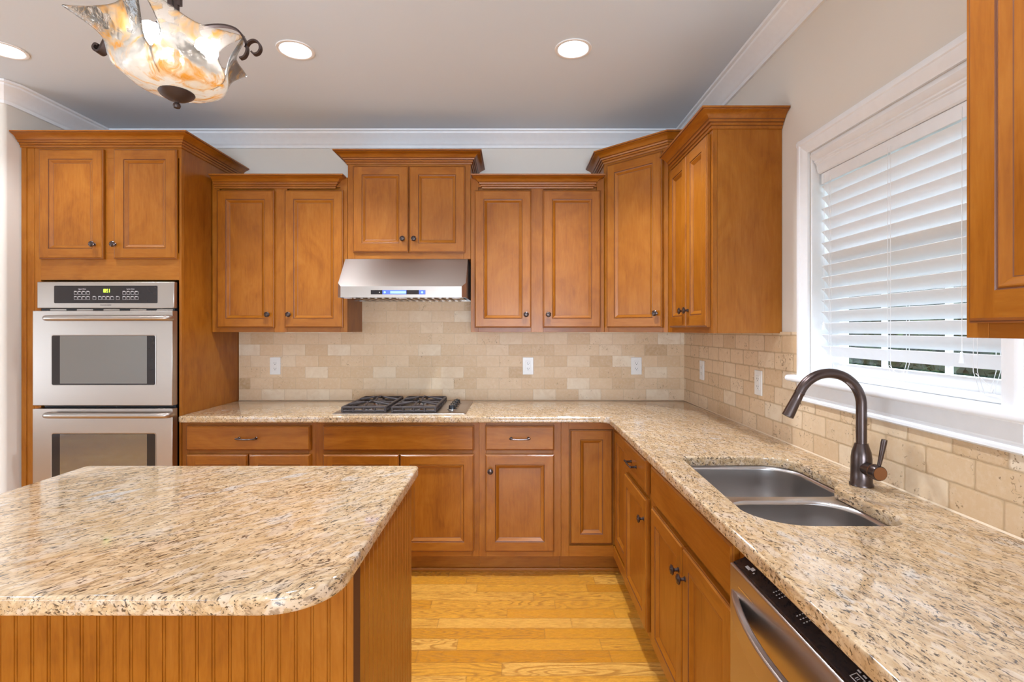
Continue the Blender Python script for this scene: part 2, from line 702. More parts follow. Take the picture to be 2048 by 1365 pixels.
# ------------------------------------------------------------------ room shell
YB, XF = -4.2, -6.0            # rear wall, far left wall of the next room
YC = 2.80                      # where the short left wall turns the corner
b = MB(); b.box(XF - .1, XR + .14, YB - .1, D + .1, -.05, 0, 'oak'); struct(b.build('floor'))
b = MB(); b.box(XF - .1, XR + .14, YB - .1, D + .1, CEIL, CEIL + .05, 'ceiling'); ceil_o = struct(b.build('ceiling'))
b = MB(); b.box(XL - .12, XR + .14, D, D + .1, 0, CEIL, 'wall'); struct(b.build('wall_back'))
# right wall with the window opening
WY0, WY1, WZ0, WZ1 = 1.225, 2.03, 1.213, 2.098
b = MB()
b.box(XR, XR + .14, YB, WY0, 0, CEIL, 'wall'); b.box(XR, XR + .14, WY1, D, 0, CEIL, 'wall')
b.box(XR, XR + .14, WY0, WY1, 0, WZ0 - .03, 'wall'); b.box(XR, XR + .14, WY0, WY1, WZ1, CEIL, 'wall')
struct(b.build('wall_right'))
# short left wall with a rounded corner, then the wall facing the room
b = MB()
rr = .022
loop = [(XL, D)] + arc(XL - rr, YC + rr, rr, 0, -90, 8) + [(XF, YC), (XF, YC + .12), (XL - .12, YC + .12), (XL - .12, D)]
b.loft([[(x, y, 0) for x, y in loop], [(x, y, CEIL) for x, y in loop]], 'wall')
struct(b.build('wall_left'))
b = MB(); b.box(XF - .1, XF, YB, YC + .12, 0, CEIL, 'wall'); struct(b.build('wall_far_left'))
b = MB(); b.box(XF - .1, XR + .14, YB - .1, YB, 0, CEIL, 'wall'); struct(b.build('wall_rear'))
# white window frames added round the two rear fill lights (behind the camera)
for nm, x0, x1, z0, z1 in (('added_window_frame_2', -.90, 1.06, .48, 2.42), ('added_window_frame_3', -5.35, -2.65, .12, 2.27)):
    b = MB()
    for a0, a1, c0, c1 in ((x0 - .08, x1 + .08, z1, z1 + .09), (x0 - .08, x1 + .08, z0 - .09, z0), (x0 - .08, x0, z0, z1), (x1, x1 + .08, z0, z1)):
        b.box(a0, a1, YB, YB + .03, c0, c1, 'white_trim')
    b.box(x0, x1, YB + .002, YB + .01, z0, z1, 'pane')
    struct(b.build(nm, bevel=.004))

b = MB()  # window frame added round the side fill light, out of view
for a0, a1, c0, c1 in ((.12, 2.28, 2.40, 2.49), (.12, 2.28, .41, .50), (.12, .20, .50, 2.40), (2.20, 2.28, .50, 2.40)):
    b.box(XF, XF + .03, a0, a1, c0, c1, 'white_trim')
b.box(XF + .002, XF + .01, .20, 2.20, .50, 2.40, 'pane')
struct(b.build('added_window_frame_4'))
# crown moulding of the room
CP = [(0, CEIL - .105), (.012, CEIL - .105), (.014, CEIL - .088), (.020, CEIL - .082), (.024, CEIL - .074), (.034, CEIL - .060),
      (.050, CEIL - .044), (.066, CEIL - .030), (.072, CEIL - .024), (.074, CEIL - .014), (.088, CEIL - .012), (.090, CEIL - .001), (0, CEIL - .001)]
b = MB()
bull = arc(XL - .03, YC + .03, .03, -90, 0, 2)
b.moulding([(XF + .1, YC)] + bull + [(XL, D), (XR, D), (XR, YB + .05)], CP, 'white_trim', side=1)
struct(b.build('trim_1', ang=28))

# ------------------------------------------------------------------ window, trim and blind
b = MB()
cw = .062
prof_in = [(0, .0), (.0, .016), (.01, .020), (.03, .021), (.05, .017), (cw, .012), (cw, .0)]


def casing(b, y0, y1, z0, z1, horizontal, flip=False):
    # board with a stepped moulded face; thickness towards the room (-X)
    loops = []
    for o, t_ in [(0, .001), (0, .019), (.006, .022), (.020, .0215), (.024, .018), (.044, .016), (.050, .012), (cw, .010), (cw, .001)]:
        if horizontal:
            zz = z0 + (cw - o)
            loops.append([(XR - t_, y0 + o if flip is None else y0, zz), (XR - t_, y1, zz)])
        else:
            yy = (y1 - o) if not flip else (y0 + o)
            loops.append([(XR - t_, yy, z0), (XR - t_, yy, z1)])
    n = len(loops)
    i = b.mi('white_trim')
    base = len(b.v)
    for l in loops:
        b.v += l
    for j in range(n):
        k = (j + 1) % n
        b.f.append((base + 2 * j, base + 2 * k, base + 2 * k + 1, base + 2 * j + 1)); b.k.append(i)
    b.f.append(tuple(base + 2 * j for j in range(n))); b.k.append(i)
    b.f.append(tuple(base + 2 * j + 1 for j in reversed(range(n)))); b.k.append(i)


casing(b, WY1 + .001, WY1 + cw, WZ0, WZ1 + cw, False)
casing(b, WY0 - cw, WY0 - .001, WZ0, WZ1 + cw, False, True)
casing(b, WY0 - cw, WY1 + cw, WZ1, WZ1 + cw, True)
struct(b.build('trim_2', ang=30))
# stool and apron under the window
sa, sb = XR - .0006, .0006
struct(slab('trim_3', [[(XR - .052, WY0 - cw - .035), (sa, WY0 - cw - .035), (sa, WY0 + sb), (XR + .099, WY0 + sb), (XR + .099, WY1 - sb), (sa, WY1 - sb), (sa, WY1 + cw + .03), (XR - .052, WY1 + cw + .03)]],
            WZ0 - .028, WZ0, 'white_trim', .0125))
b = MB()
ap = [(0, WZ0 - .0285), (.019, WZ0 - .0285), (.019, WZ0 - .075), (.015, WZ0 - .08), (.015, WZ0 - .086), (.021, WZ0 - .091), (.021, WZ0 - .099), (.012, WZ0 - .105), (0, WZ0 - .105)]
b.loft([[(XR - .0005 - o, y, z) for o, z in ap] for y in (WY0 - cw, WY1 + cw)], 'white_trim')
struct(b.build('trim_4', ang=25))
# jambs, sash and glass
b = MB()
jt = .012
b.box(XR + .001, XR + .135, WY0 + .0005, WY0 + jt, WZ0, WZ1 - .0005, 'white_trim')
b.box(XR + .001, XR + .135, WY1 - jt, WY1 - .0005, WZ0, WZ1 - .0005, 'white_trim')
b.box(XR + .001, XR + .135, WY0 + jt, WY1 - jt, WZ1 - jt, WZ1 - .0005, 'white_trim')
b.box(XR + .1001, XR + .16, WY0 + jt, WY1 - jt, WZ0 - .03, WZ0 + .004, 'white_trim')
win = struct(b.build('window_1', bevel=.002))
b = MB()
SY0, SY1 = WY0 + jt + .0005, WY1 - jt - .0005
sx0, sx1 = XR + .092, XR + .128
zm = 1.66
for z0, z1, xo in ((WZ0 + .005, zm + .02, 0), (zm - .02, WZ1 - jt - .0005, .04)):
    a0, a1 = sx0 + xo - .012, sx1 + xo - .012
    b.box(a0, a1, SY0, SY0 + .045, z0, z1, 'white_trim'); b.box(a0, a1, SY1 - .045, SY1, z0, z1, 'white_trim')
    b.box(a0, a1, SY0 + .045, SY1 - .045, z0, z0 + (.048 if xo == 0 else .04), 'white_trim')
    b.box(a0, a1, SY0 + .045, SY1 - .045, z1 - .04, z1, 'white_trim')
    for k in (1, 2):
        yc = SY0 + (SY1 - SY0) * k / 3
        b.box(a0 + .012, a1 - .012, yc - .008, yc + .008, z0 + .04, z1 - .04, 'white_trim')
b.build('sash', win, flat=True)
b = MB()
b.box(sx0 + .006, sx0 + .010, SY0 + .04, SY1 - .04, WZ0 + .06, zm, 'pane')
b.box(sx0 + .046, sx0 + .050, SY0 + .04, SY1 - .04, zm, WZ1 - .05, 'pane')
b.build('glass_pane', win)

blind = thing('window_blind', 'white slatted window blind hanging in the window above the sink', 'window blind', (XR + .035, (WY0 + WY1) / 2, WZ0))
bx, by, bz = blind.location
LW = (WY1 - WY0) / 2 - jt - .012      # half length of a slat
b = MB()
vp = [(.028, 0), (-.006, 0), (-.012, .004), (-.016, .016), (-.017, .032), (-.021, .036), (-.021, .040), (-.026, .044), (-.026, .050), (-.036, .058), (-.042, .068), (-.042, .074), (.0, .074), (.028, .074)]
vz = WZ1 - WZ0 - jt - .0765
b.loft([[(-.002 + o, y, vz + z) for o, z in vp] for y in (-LW - .008, LW + .008)], 'slat')
b.build('valance', blind, ang=30)
b = MB()
b.box(-.005, .040, -LW, LW, WZ1 - WZ0 - jt - .120, vz - .001, 'slat')
b.build('head_rail', blind, bevel=.002)
TILT = R(51)
pitch = .0445
ztop = 2.004 - WZ0
NSL = 16
slat0 = None
slat_z = []
for i in range(NSL):
    zc = ztop - .02 - i * pitch - (.003 * (i / NSL) ** 2)
    slat_z.append(zc)
    if slat0 is None:
        b = MB()
        lp = []
        for t_ in (1, -1):
            rng = [j / 6 for j in range(7)] if t_ == 1 else [j / 6 for j in reversed(range(7))]
            for q in rng:
                a = (q - .5) * .050
                bow = .0022 * (1 - (2 * q - 1) ** 2) + t_ * .0013
                lp.append((a * math.cos(TILT) + bow * math.sin(TILT), -a * math.sin(TILT) + bow * math.cos(TILT)))
        b.loft([[(x, y, z) for x, z in lp] for y in (-LW, LW)], 'slat')
        s_ = b.build('slat', blind, ang=50)
        slat0 = s_
    else:
        s_ = slat0.copy()
        COL.objects.link(s_)
    s_.location = (.012, 0, zc)
b = MB(); b.box(-.012, .036, -LW, LW, .0005, .017, 'slat'); b.build('bottom_rail', blind, bevel=.003)
for yk in (LW - .075, .0, -LW + .075):
    b = MB()
    for dx in (-.0175, .042):
        b.tube([(dx, yk - .006, vz - .03), (dx, yk - .006, slat_z[-1] - .025), (.4 * dx + .008, yk - .006, .018)], .0009, 'cord', 6)
        b.tube([(dx, yk + .006, vz - .03), (dx, yk + .006, slat_z[-1] - .025), (.4 * dx + .008, yk + .006, .018)], .0009, 'cord', 6)
    b.tube([(-.016, yk, slat_z[-1] - .03), (-.02, yk - .03, .05), (-.021, yk - .055, .035), (-.021, yk - .05, .028), (-.016, yk - .02, .026), (-.0125, yk + .004, .02)], .0009, 'cord', 6)
    b.build('ladder_cord', blind)
for yk, zt in ((LW - .045, .205), (-LW + .11, .115)):
    b = MB()
    b.tube([(-.0215, yk, vz - .02), (-.0215, yk, zt)], .001, 'cord', 6)
    b.lathe([(.001, .03), (.003, .03), (.0045, .02), (.006, .006), (.0065, 0), (.001, 0)], (-.0225, yk, zt - .02), 'slat', n=12)
    b.build('pull_cord', blind)

# outside the window
b = MB(); b.box(XR + .3, XR + 14, -8, 14, -.5, -.4, 'ground'); struct(b.build('ground'))
rnd = random.Random(4)
b = MB()
b.box(XR + 3.15, XR + 3.9, -3.2, 9.2, -.45, 2.15, 'leaf')
for i in range(14000):
    y = rnd.uniform(-3, 9)
    x = XR + 3.0 + rnd.uniform(-.3, .25) +   .12 * math.sin(y * 1.7)
    z = rnd.uniform(-.4, 2.25 + .22 * math.sin(y * 2.3) + .12 * math.sin(y * 5.1))
    s_ = rnd.uniform(.035, .085)
    u = Vector((rnd.uniform(-1, 1), rnd.uniform(-1, 1), rnd.uniform(-1, 1))).normalized()
    q = Vector((rnd.uniform(-1, 1), rnd.uniform(-1, 1), rnd.uniform(-1, 1))).cross(u).normalized()
    c = Vector((x, y, z))
    b.face([c - u * s_, c + q * s_ * .45, c + u * s_, c - q * s_ * .45], 'leaf')
h = b.build('hedge', merge=False)
h['kind'] = 'stuff'
tag(h, 'dark green hedge outside, seen between the blind slats', 'hedge')

# ------------------------------------------------------------------ travertine backsplash
b = MB()
tl = [(-1.872, .9145), (XR - .0005, .9145), (XR - .0005, 1.388), (-.268, 1.388), (-.268, 1.66), (-1.035, 1.66), (-1.035, 1.388), (-1.872, 1.388)]
b.loft([[(x, D - .0005, z) for x, z in tl], [(x, D - .010, z) for x, z in tl]], 'tile_x')
tb = b.build('tile_backsplash')
b = MB(); b.loft([[(x, D - .0101, .9143), (x, D - .0101, .9185), (x, D - .0145, .9143)] for x in (-1.872, XR - .0145)], 'caulk'); b.build('caulk_line', tb)
tag(tb, 'beige tumbled travertine tile backsplash on the back wall behind the cooktop', 'tile backsplash')
b = MB()
zb = WZ0 - .1055
b.box(XR - .010, XR - .0005, .47, D - .0105, .9145, zb, 'tile_y')
b.box(XR - .010, XR - .0005, WY1 + cw + .0005, D - .0105, zb, WZ0 - .029, 'tile_y')
b.box(XR - .010, XR - .0005, WY1 + cw + .031, D - .0105, WZ0 - .029, WZ0 + .001, 'tile_y')
b.box(XR - .010, XR - .0005, WY1 + cw + .0005, D - .0105, WZ0 + .001, 1.388, 'tile_y')
b.box(XR - .010, XR - .0005, .47, WY0 - cw - .037, zb, 1.388, 'tile_y')
tb = b.build('tile_backsplash')
b = MB(); b.loft([[(XR - .0101, y, .9143), (XR - .0101, y, .9185), (XR - .0145, y, .9143)] for y in (.48, D - .0145)], 'caulk'); b.build('caulk_line', tb)
tag(tb, 'pitted travertine tile backsplash on the right wall under the window', 'tile backsplash')

# ------------------------------------------------------------------ cabinets
DT = .021      # door thickness


def quadring(b, A, B, m, mz=None):
    """ring of four quads between rectangles A and B = (x0, x1, z0, z1, y)"""
    def c(r):
        return [(r[0], r[4], r[2]), (r[1], r[4], r[2]), (r[1], r[4], r[3]), (r[0], r[4], r[3])]
    a, e = c(A), c(B)
    for i in range(4):
        j = (i + 1) % 4
        b.face([a[i], a[j], e[j], e[i]], (mz or m) if i in (1, 3) else m)


def leaf(parent, name, x0, x1, z0, z1, yf, panel=True, knob=None, pull=None, st=.056, y_back=-.0012):
    """framed door or slab drawer front; yf is its front plane, the cabinet face is y = 0"""
    b = MB()
    def rect(i, y):
        return (x0 + i, x1 - i, z0 + i, z1 - i, y)
    quadring(b, rect(0, y_back), rect(0, yf + .0075), 'wood_x', 'wood_z')
    quadring(b, rect(0, yf + .0075), rect(.002, yf + .005), 'wood_x', 'wood_z')
    quadring(b, rect(.002, yf + .005), rect(.0045, yf + .0045), 'glaze')
    quadring(b, rect(.0045, yf + .0045), rect(.009, yf), 'wood_x', 'wood_z')
    r0 = rect(0, y_back)
    b.face([(r0[0], y_back, r0[2]), (r0[1], y_back, r0[2]), (r0[1], y_back, r0[3]), (r0[0], y_back, r0[3])], 'wood_z')
    i0 = .009
    if panel:
        for xa, xb in ((x0 + i0, x0 + st), (x1 - st, x1 - i0)):
            b.face([(xa, yf, z0 + i0), (xb, yf, z0 + i0), (xb, yf, z1 - i0), (xa, yf, z1 - i0)], 'wood_z')
        for za, zb_ in ((z0 + i0, z0 + st), (z1 - st, z1 - i0)):
            b.face([(x0 + st, yf, za), (x1 - st, yf, za), (x1 - st, yf, zb_), (x0 + st, yf, zb_)], 'wood_x')
        seq = [(st, 0), (st + .0015, .0025), (st + .0035, .003), (st + .006, .0012), (st + .0085, .0018), (st + .021, .0112), (st + .023, .0118)]
        mm = ['glaze', 'glaze', None, None, None, 'glaze']
        for k in range(len(seq) - 1):
            q = mm[k]
            quadring(b, rect(seq[k][0], yf + seq[k][1]), rect(seq[k + 1][0], yf + seq[k + 1][1]), q or 'wood_x', q or 'wood_z')
        r = rect(seq[-1][0], yf + seq[-1][1])
        b.face([(r[0], r[4], r[2]), (r[1], r[4], r[2]), (r[1], r[4], r[3]), (r[0], r[4], r[3])], 'wood_z')
    else:
        r = rect(i0, yf)
        b.face([(r[0], r[4], r[2]), (r[1], r[4], r[2]), (r[1], r[4], r[3]), (r[0], r[4], r[3])], 'wood_x')
    o = b.build(name, parent, flat=True)
    if knob:
        k = MB()
        k.lathe([(.0085, 0), (.0085, .002), (.0055, .004), (.005, .013), (.008, .017), (.0145, .019), (.0165, .0215), (.0165, .024), (.0125, .0265), (.011, .0255), (.009, .0275), (.0, .029)],
                (knob[0], yf - .0002, knob[1]), 'bronze', (0, -1, 0), 20)
        k.build('knob', o)
    if pull:
        k = MB()
        px, pz = pull
        for s_ in (-1, 1):
            k.lathe([(.0075, 0), (.0075, .002), (.005, .005), (.005, .022), (.006, .026), (.0, .0265)], (px + s_ * .048, yf - .0002, pz), 'bronze', (0, -1, 0), 14)
        k.tube([(px - .058, yf - .030, pz + .003), (px - .050, yf - .026, pz), (px - .03, yf - .027, pz - .002), (px, yf - .028, pz - .003), (px + .03, yf - .027, pz - .002), (px + .050, yf - .026, pz), (px + .058, yf - .030, pz + .003)],
               [.0042, .0055, .0042, .0045, .0042, .0055, .0042], 'bronze', 10)
        k.build('pull', o)
    return o


CROWN = [(-.004, 0), (.005, 0), (.007, .004), (.007, .011), (.009, .0128), (.013, .0142), (.014, .021), (.016, .0232), (.022, .0248), (.024, .032), (.026, .034), (.030, .036), (.036, .046), (.048, .056), (.062, .061), (.064, .0632), (.070, .065), (.071, .073), (-.004, .073)]
CLN = (3, 7, 10, 15)


def cabinet(name, label, cat, org, rotz, W, dep, z0, z1, stiles, rails, leaves, toe=0, group=None, crown=None, shoe=False):
    """org = left end of the face at floor level; stiles/rails are (from, to) pairs; leaves are dicts in cabinet coordinates"""
    root = thing(name, label, cat, (org[0], org[1], z0 if not toe else 0), rotz, group)
    o = 0 if toe else z0
    zc = toe if toe else z0
    b = MB(); b.box(0.0002, W - .0002, .0205, dep, zc - o, z1 - o, 'wood_z'); b.build('carcass', root, bevel=.001)
    b = MB()
    for x0, x1 in stiles:
        b.box(x0 + .0002, x1 - .0002, 0, .020, zc - o, z1 - o, 'wood_z')
    for x0, x1, r0, r1 in rails:
        b.box(x0 + .0003, x1 - .0003, .0002, .020, r0 - o, r1 - o, 'wood_x')
    b.build('face_frame', root, bevel=.0008)
    if toe:
        b = MB(); b.box(0.0002, W - .0002, .072, .09, .0005, toe - .0005, 'wood_x'); b.build('toe_kick', root)
    for L in leaves:
        d_ = dict(L)
        d_['z0'] -= o; d_['z1'] -= o
        for k in ('knob', 'pull'):
            if d_.get(k):
                d_[k] = (d_[k][0], d_[k][1] - o)
        nm = d_.pop('name')
        yf = d_.pop('yf', -DT)
        leaf(root, nm, yf=yf, **d_)
    if crown:
        path, zz = crown
        b = MB(); b.moulding(path, [(a, zz - o + h_) for a, h_ in CROWN], 'wood_x', 1, CLN, 'glaze')
        b.build('crown_moulding', root, ang=28)
    return root


UZ0, UZ1 = 1.382, 2.345
TZ1 = 2.428
UD = .32
yU = D - UD


def door(x0, x1, z0, z1, kn=None, **k):
    d_ = dict(name='door', x0=x0, x1=x1, z0=z0, z1=z1, panel=True)
    if kn == 'bl': d_['knob'] = (x0 + .033, z0 + .082)
    if kn == 'br': d_['knob'] = (x1 - .033, z0 + .082)
    if kn == 'tl': d_['knob'] = (x0 + .030, z1 - .090)
    if kn == 'tr': d_['knob'] = (x1 - .030, z1 - .090)
    d_.update(k)
    return d_


def drawer(x0, x1, z0, z1, pull=True, **k):
    d_ = dict(name='drawer' if pull else 'false_drawer_front', x0=x0, x1=x1, z0=z0, z1=z1, panel=False)
    if pull: d_['pull'] = ((x0 + x1) / 2, (z0 + z1) / 2)
    d_.update(k)
    return d_


def frame2(W, z0, z1, st, mid=None, mids=()):
    """two end stiles (+ optional centre stile) and top/bottom rails (+ mid rails)"""
    S = [(0, st), (W - st, W)]
    xs = [(st, W - st)]
    if mid:
        S.insert(1, mid)
        xs = [(st, mid[0]), (mid[1], W - st)]
    Rr = []
    for a, c in xs:
        for r0, r1 in [(z0, z0 + .04), (z1 - .06, z1)] + list(mids):
            Rr.append((a, c, r0, r1))
    return S, Rr


# left wall cabinet
X0 = -1.872
W = .842
S, Q = frame2(W, UZ0, UZ1, .045, (.385, .467))
cabinet('wall_cabinet', 'brown maple two-door wall cabinet between the oven cabinet and the range hood', 'wall cabinet', (X0, yU), 0, W, UD - .001, UZ0, UZ1, S, Q,
        [door(-1.835 - X0, -1.480 - X0, 1.409, 2.262, 'br'), door(-1.415 - X0, -1.053 - X0, 1.409, 2.262, 'bl')],
        group='wall cabinets', crown=([(.018, -.0005), (-1.108 - X0, -.0005), (-1.108 - X0, .0)], 2.275))
# cabinet over the hood
X0 = -1.0285
W = .765
S, Q = frame2(W, 1.838, TZ1, .045)
cabinet('wall_cabinet', 'short maple two-door wall cabinet directly above the stainless range hood', 'wall cabinet', (X0, yU), 0, W, UD - .001, 1.838, TZ1, S, Q,
        [door(-.992 - X0, -.6475 - X0, 1.876, 2.413, 'br'), door(-.6435 - X0, -.2966 - X0, 1.876, 2.413, 'bl')],
        group='wall cabinets', crown=([(-.0008, UD - .005), (-.0008, -.0005), (W + .0008, -.0005), (W + .0008, UD - .005)], TZ1 - .002))
# right wall cabinet
X0 = -.262
W = .829
S, Q = frame2(W, UZ0, UZ1, .045, (.375, .450))
cabinet('wall_cabinet', 'brown maple two-door wall cabinet right of the range hood, beside the angled corner cabinet', 'wall cabinet', (X0, yU), 0, W, UD - .001, UZ0, UZ1, S, Q,
        [door(-.238 - X0, .114 - X0, 1.409, 2.262, 'br'), door(.185 - X0, .544 - X0, 1.409, 2.262, 'bl')],
        group='wall cabinets', crown=([(-.186 - X0, .0), (-.186 - X0, -.0005), (.492 - X0, -.0005), (.492 - X0, .0)], 2.275))
# diagonal corner cabinet
cx0, cy0 = .5685, yU
cx1, cy1 = .874, 2.885
cl = math.hypot(cx1 - cx0, cy1 - cy0)
ca = math.atan2(cy1 - cy0, cx1 - cx0)
root = thing('corner_wall_cabinet', 'angled single-door corner wall cabinet in the corner of the kitchen', 'wall cabinet', (cx0, cy0, UZ0), ca, 'wall cabinets')
inv = Matrix.Rotation(-ca, 4, 'Z')
def L2(x, y):
    p = inv @ Vector((x - cx0, y - cy0, 0))
    return (p.x, p.y)
pl = [L2(cx0, D - .001), L2(cx0, cy0), L2(cx1, cy1), L2(XR - .011, cy1), L2(XR - .011, D - .011), L2(XR - .05, D - .011)]
off = .0205
pl2 = [pl[0], L2(cx0 + .0, cy0 + off * 1.2), (.012, off), (cl - .012, off), L2(cx1 + off * 1.2, cy1), pl[3], pl[4]]
b = MB(); b.loft([[(x, y, 0) for x, y in pl2], [(x, y, TZ1 - UZ0) for x, y in pl2]], 'wood_z'); b.build('carcass', root)
b = MB()
for x0, x1 in ((.0, .032), (cl - .032, cl)):
    b.box(x0, x1, 0, .020, 0, TZ1 - UZ0, 'wood_z')
for r0, r1 in ((0, .04), (TZ1 - UZ0 - .06, TZ1 - UZ0)):
    b.box(.0323, cl - .0323, .0002, .020, r0, r1, 'wood_x')
b.build('face_frame', root, bevel=.0008)
leaf(root, 'door', .028, cl - .028, .027, 2.410 - UZ0, -DT, knob=(cl - .028 - .033, .027 + .082))
b = MB(); b.moulding([L2(cx0, D - .003), L2(cx0, cy0), L2(cx1, cy1), L2(XR - .003, cy1)], [(a, TZ1 - UZ0 - .002 + h_) for a, h_ in CROWN], 'wood_x', 1, CLN, 'glaze')
b.build('crown_moulding', root, ang=28)
# wall cabinet beside the window: face looks towards -X
XU = .874
ya, yb_ = 2.8835, 2.240
W = ya - yb_
S, Q = frame2(W, UZ0, UZ1, .045)
cabinet('wall_cabinet', 'maple two-door wall cabinet with a plain side panel, left of the window', 'wall cabinet', (XU, ya), R(-90), W, XR - XU - .001, UZ0, UZ1, S, Q,
        [door(.085, .352, 1.409, 2.262, 'br'), door(.356, W - .022, 1.409, 2.262, 'bl')],
        group='wall cabinets', crown=([(.072, -.0005), (W + .0008, -.0005), (W + .0008, XR - XU - .003)], 2.275))
# near wall cabinet right of the window
ya, yb_ = .962, .36
W = ya - yb_
XN = .852
S, Q = frame2(W, UZ0, UZ1, .045)
cabinet('wall_cabinet', 'dark maple wall cabinet at the top right, right of the window', 'wall cabinet', (XN, ya), R(-90), W, XR - XN - .001, UZ0, UZ1, S, Q,
        [door(.022, .30, 1.409, 2.262), door(.304, W - .022, 1.409, 2.262)],
        group='wall cabinets', crown=([(.0, UD - .005), (-.0008, -.0005), (W, -.0005)], 2.275))

# tall oven cabinet: built round the opening for the oven
X0, X1 = -2.778, -1.876
W = X1 - X0
yT = D - .61
root = thing('oven_cabinet', 'tall maple cabinet holding the double oven, against the left wall', 'tall cabinet', (X0, yT, 0))
OX0, OX1, OZ0, OZ1 = -2.668 - X0, -1.892 - X0, .415, 1.675
b = MB()
b.box(0, OX0 - .012, .0205, .609, .0005, TZ1, 'wood_z'); b.box(OX1 + .003, W, .0205, .609, .0005, TZ1, 'wood_z')
b.box(OX0 - .012, OX1 + .003, .0205, .609, OZ1 + .004, TZ1, 'wood_z'); b.box(OX0 - .012, OX1 + .003, .0205, .609, .1, OZ0 - .004, 'wood_z')
b.box(OX0 - .012, OX1 + .003, .59, .609, OZ0 - .004, OZ1 + .004, 'wood_z')
b.build('carcass', root, bevel=.001)
b = MB()
b.box(0, .028, -.004, .020, .0005, TZ1, 'wood_z')
b.box(.0285, .068, 0, .020, .0005, TZ1, 'wood_z'); b.box(.0685, OX0 - .003, 0.001, .020, .0005, TZ1, 'wood_z')
b.box(OX1 + .003, W, 0, .020, .0005, TZ1, 'wood_z')
for r0, r1 in ((OZ1 + .004, 1.83), (TZ1 - .06, TZ1), (.1, OZ0 - .004)):
    b.box(OX0 - .0027, OX1 + .0027, .0002, .020, r0, r1, 'wood_x')
b.box(.41, .54, .0004, .020, 1.8303, TZ1 - .0603, 'wood_z')
b.build('face_frame', root, bevel=.0008)
leaf(root, 'door', -2.668 - X0, -2.306 - X0, 1.796, 2.414, -DT, knob=(-2.306 - X0 - .045, 1.796 + .08))
leaf(root, 'door', -2.247 - X0, -1.893 - X0, 1.796, 2.414, -DT, knob=(-2.247 - X0 + .012, 1.796 + .08), st=.058)
leaf(root, 'drawer', -2.668 - X0, -1.893 - X0, .13, .385, -DT, panel=False, pull=(W / 2, .26))
b = MB(); b.moulding([(.0, -.0045), (W + .0008, -.0045), (W + .0008, .607)], [(a, TZ1 - .002 + h_) for a, h_ in CROWN], 'wood_x', 1, CLN, 'glaze')
b.build('crown_moulding', root, ang=28)

# base cabinets on the back wall
BZ, BT = .876, .114
yB = D - .61
BM = [(.700, .717)]


def base_frame(W, st0, st1, mid=None, mids=((.690, .722),)):
    S = [(0, st0), (W - st1, W)]
    xs = [(st0, W - st1)]
    Rr = [(st0, W - st1, BT, BT + .04), (st0, W - st1, BZ - .035, BZ)]
    for r0, r1 in mids:
        Rr.append((st0, W - st1, r0, r1))
    return S, Rr


DZ0, DZ1, EZ0, EZ1 = .146, .695, .717, .858
X0 = -1.872; W = .757
S, Q = base_frame(W, .04, .04)
cabinet('base_cabinet', 'maple base cabinet with one wide drawer over two doors, beside the oven cabinet', 'base cabinet', (X0, yB), 0, W, .609, BT, BZ, S, Q,
        [drawer(.032, -1.140 - X0, EZ0, EZ1), door(.032, -1.492 - X0, DZ0, DZ1, 'tr'), door(-1.487 - X0, -1.140 - X0, DZ0, DZ1, 'tl')], toe=BT, group='base cabinets')
X0 = -1.115; W = .9235
S, Q = base_frame(W, .045, .04)
cabinet('base_cabinet', 'wide maple base cabinet with a plain false drawer front under the gas cooktop', 'base cabinet', (X0, yB), 0, W, .609, BT, BZ, S, Q,
        [drawer(-1.07 - X0, -.219 - X0, EZ0, EZ1, False), door(-1.07 - X0, -.641 - X0, DZ0, DZ1), door(-.636 - X0, -.219 - X0, DZ0, DZ1)], toe=BT, group='base cabinets')
X0 = -.1915; W = .463
S, Q = base_frame(W, .04, .045)
cabinet('base_cabinet', 'narrow maple base cabinet with one drawer over one door, right of the cooktop cabinet', 'base cabinet', (X0, yB), 0, W, .609, BT, BZ, S, Q,
        [drawer(-.157 - X0, .233 - X0, EZ0, EZ1), door(-.157 - X0, .233 - X0, DZ0, DZ1, 'tl')], toe=BT, group='base cabinets')
# L-shaped corner base with a folding pair of recessed doors
XB = .568
cb = thing('corner_base_cabinet', 'maple corner base cabinet with a hinged pair of recessed doors, no drawer', 'base cabinet', (.272, yB, 0), 0, 'base cabinets')
W = XB - .272
ye = 2.553
b = MB()
lp = [(.0002, .0215), (W + .0215, .0215), (W + .0215, ye - yB), (XR - .272 - .001, ye - yB), (XR - .272 - .001, .609), (.0002, .609)]
b.loft([[(x, y, BT) for x, y in lp], [(x, y, BZ) for x, y in lp]], 'wood_z'); b.build('carcass', cb)
b = MB()
b.box(.0002, .044, 0, .020, BT, BZ, 'wood_z')
b.box(.0443, W + .0005, .0002, .020, BT, BT + .058, 'wood_x'); b.box(.0443, W + .0005, .0002, .020, BZ - .042, BZ, 'wood_x')
b.box(W, W + .020, ye - yB, -.0005, BT, BT + .058, 'wood_y'); b.box(W, W + .020, ye - yB, -.0005, BZ - .042, BZ, 'wood_y')
b.box(W + .0002, W + .0198, ye - yB, ye - yB + .03, BT + .0583, BZ - .0423, 'wood_z')
b.build('face_frame', cb, bevel=.0008)
b = MB()
b.box(.0002, W + .07, .072, .09, .0005, BT - .0005, 'wood_x')
b.box(W + .072, W + .09, ye - yB, .0715, .0005, BT - .0005, 'wood_y')
b.build('toe_kick', cb)
leaf(cb, 'door', .052, W - .002, .180, .830, .004, y_back=.021)
o = leaf(cb, 'door', .004, yB - ye - .036, .180, .830, .004, y_back=.021)
o.location = (W, -.001, 0); o.rotation_euler = (0, 0, R(-90))
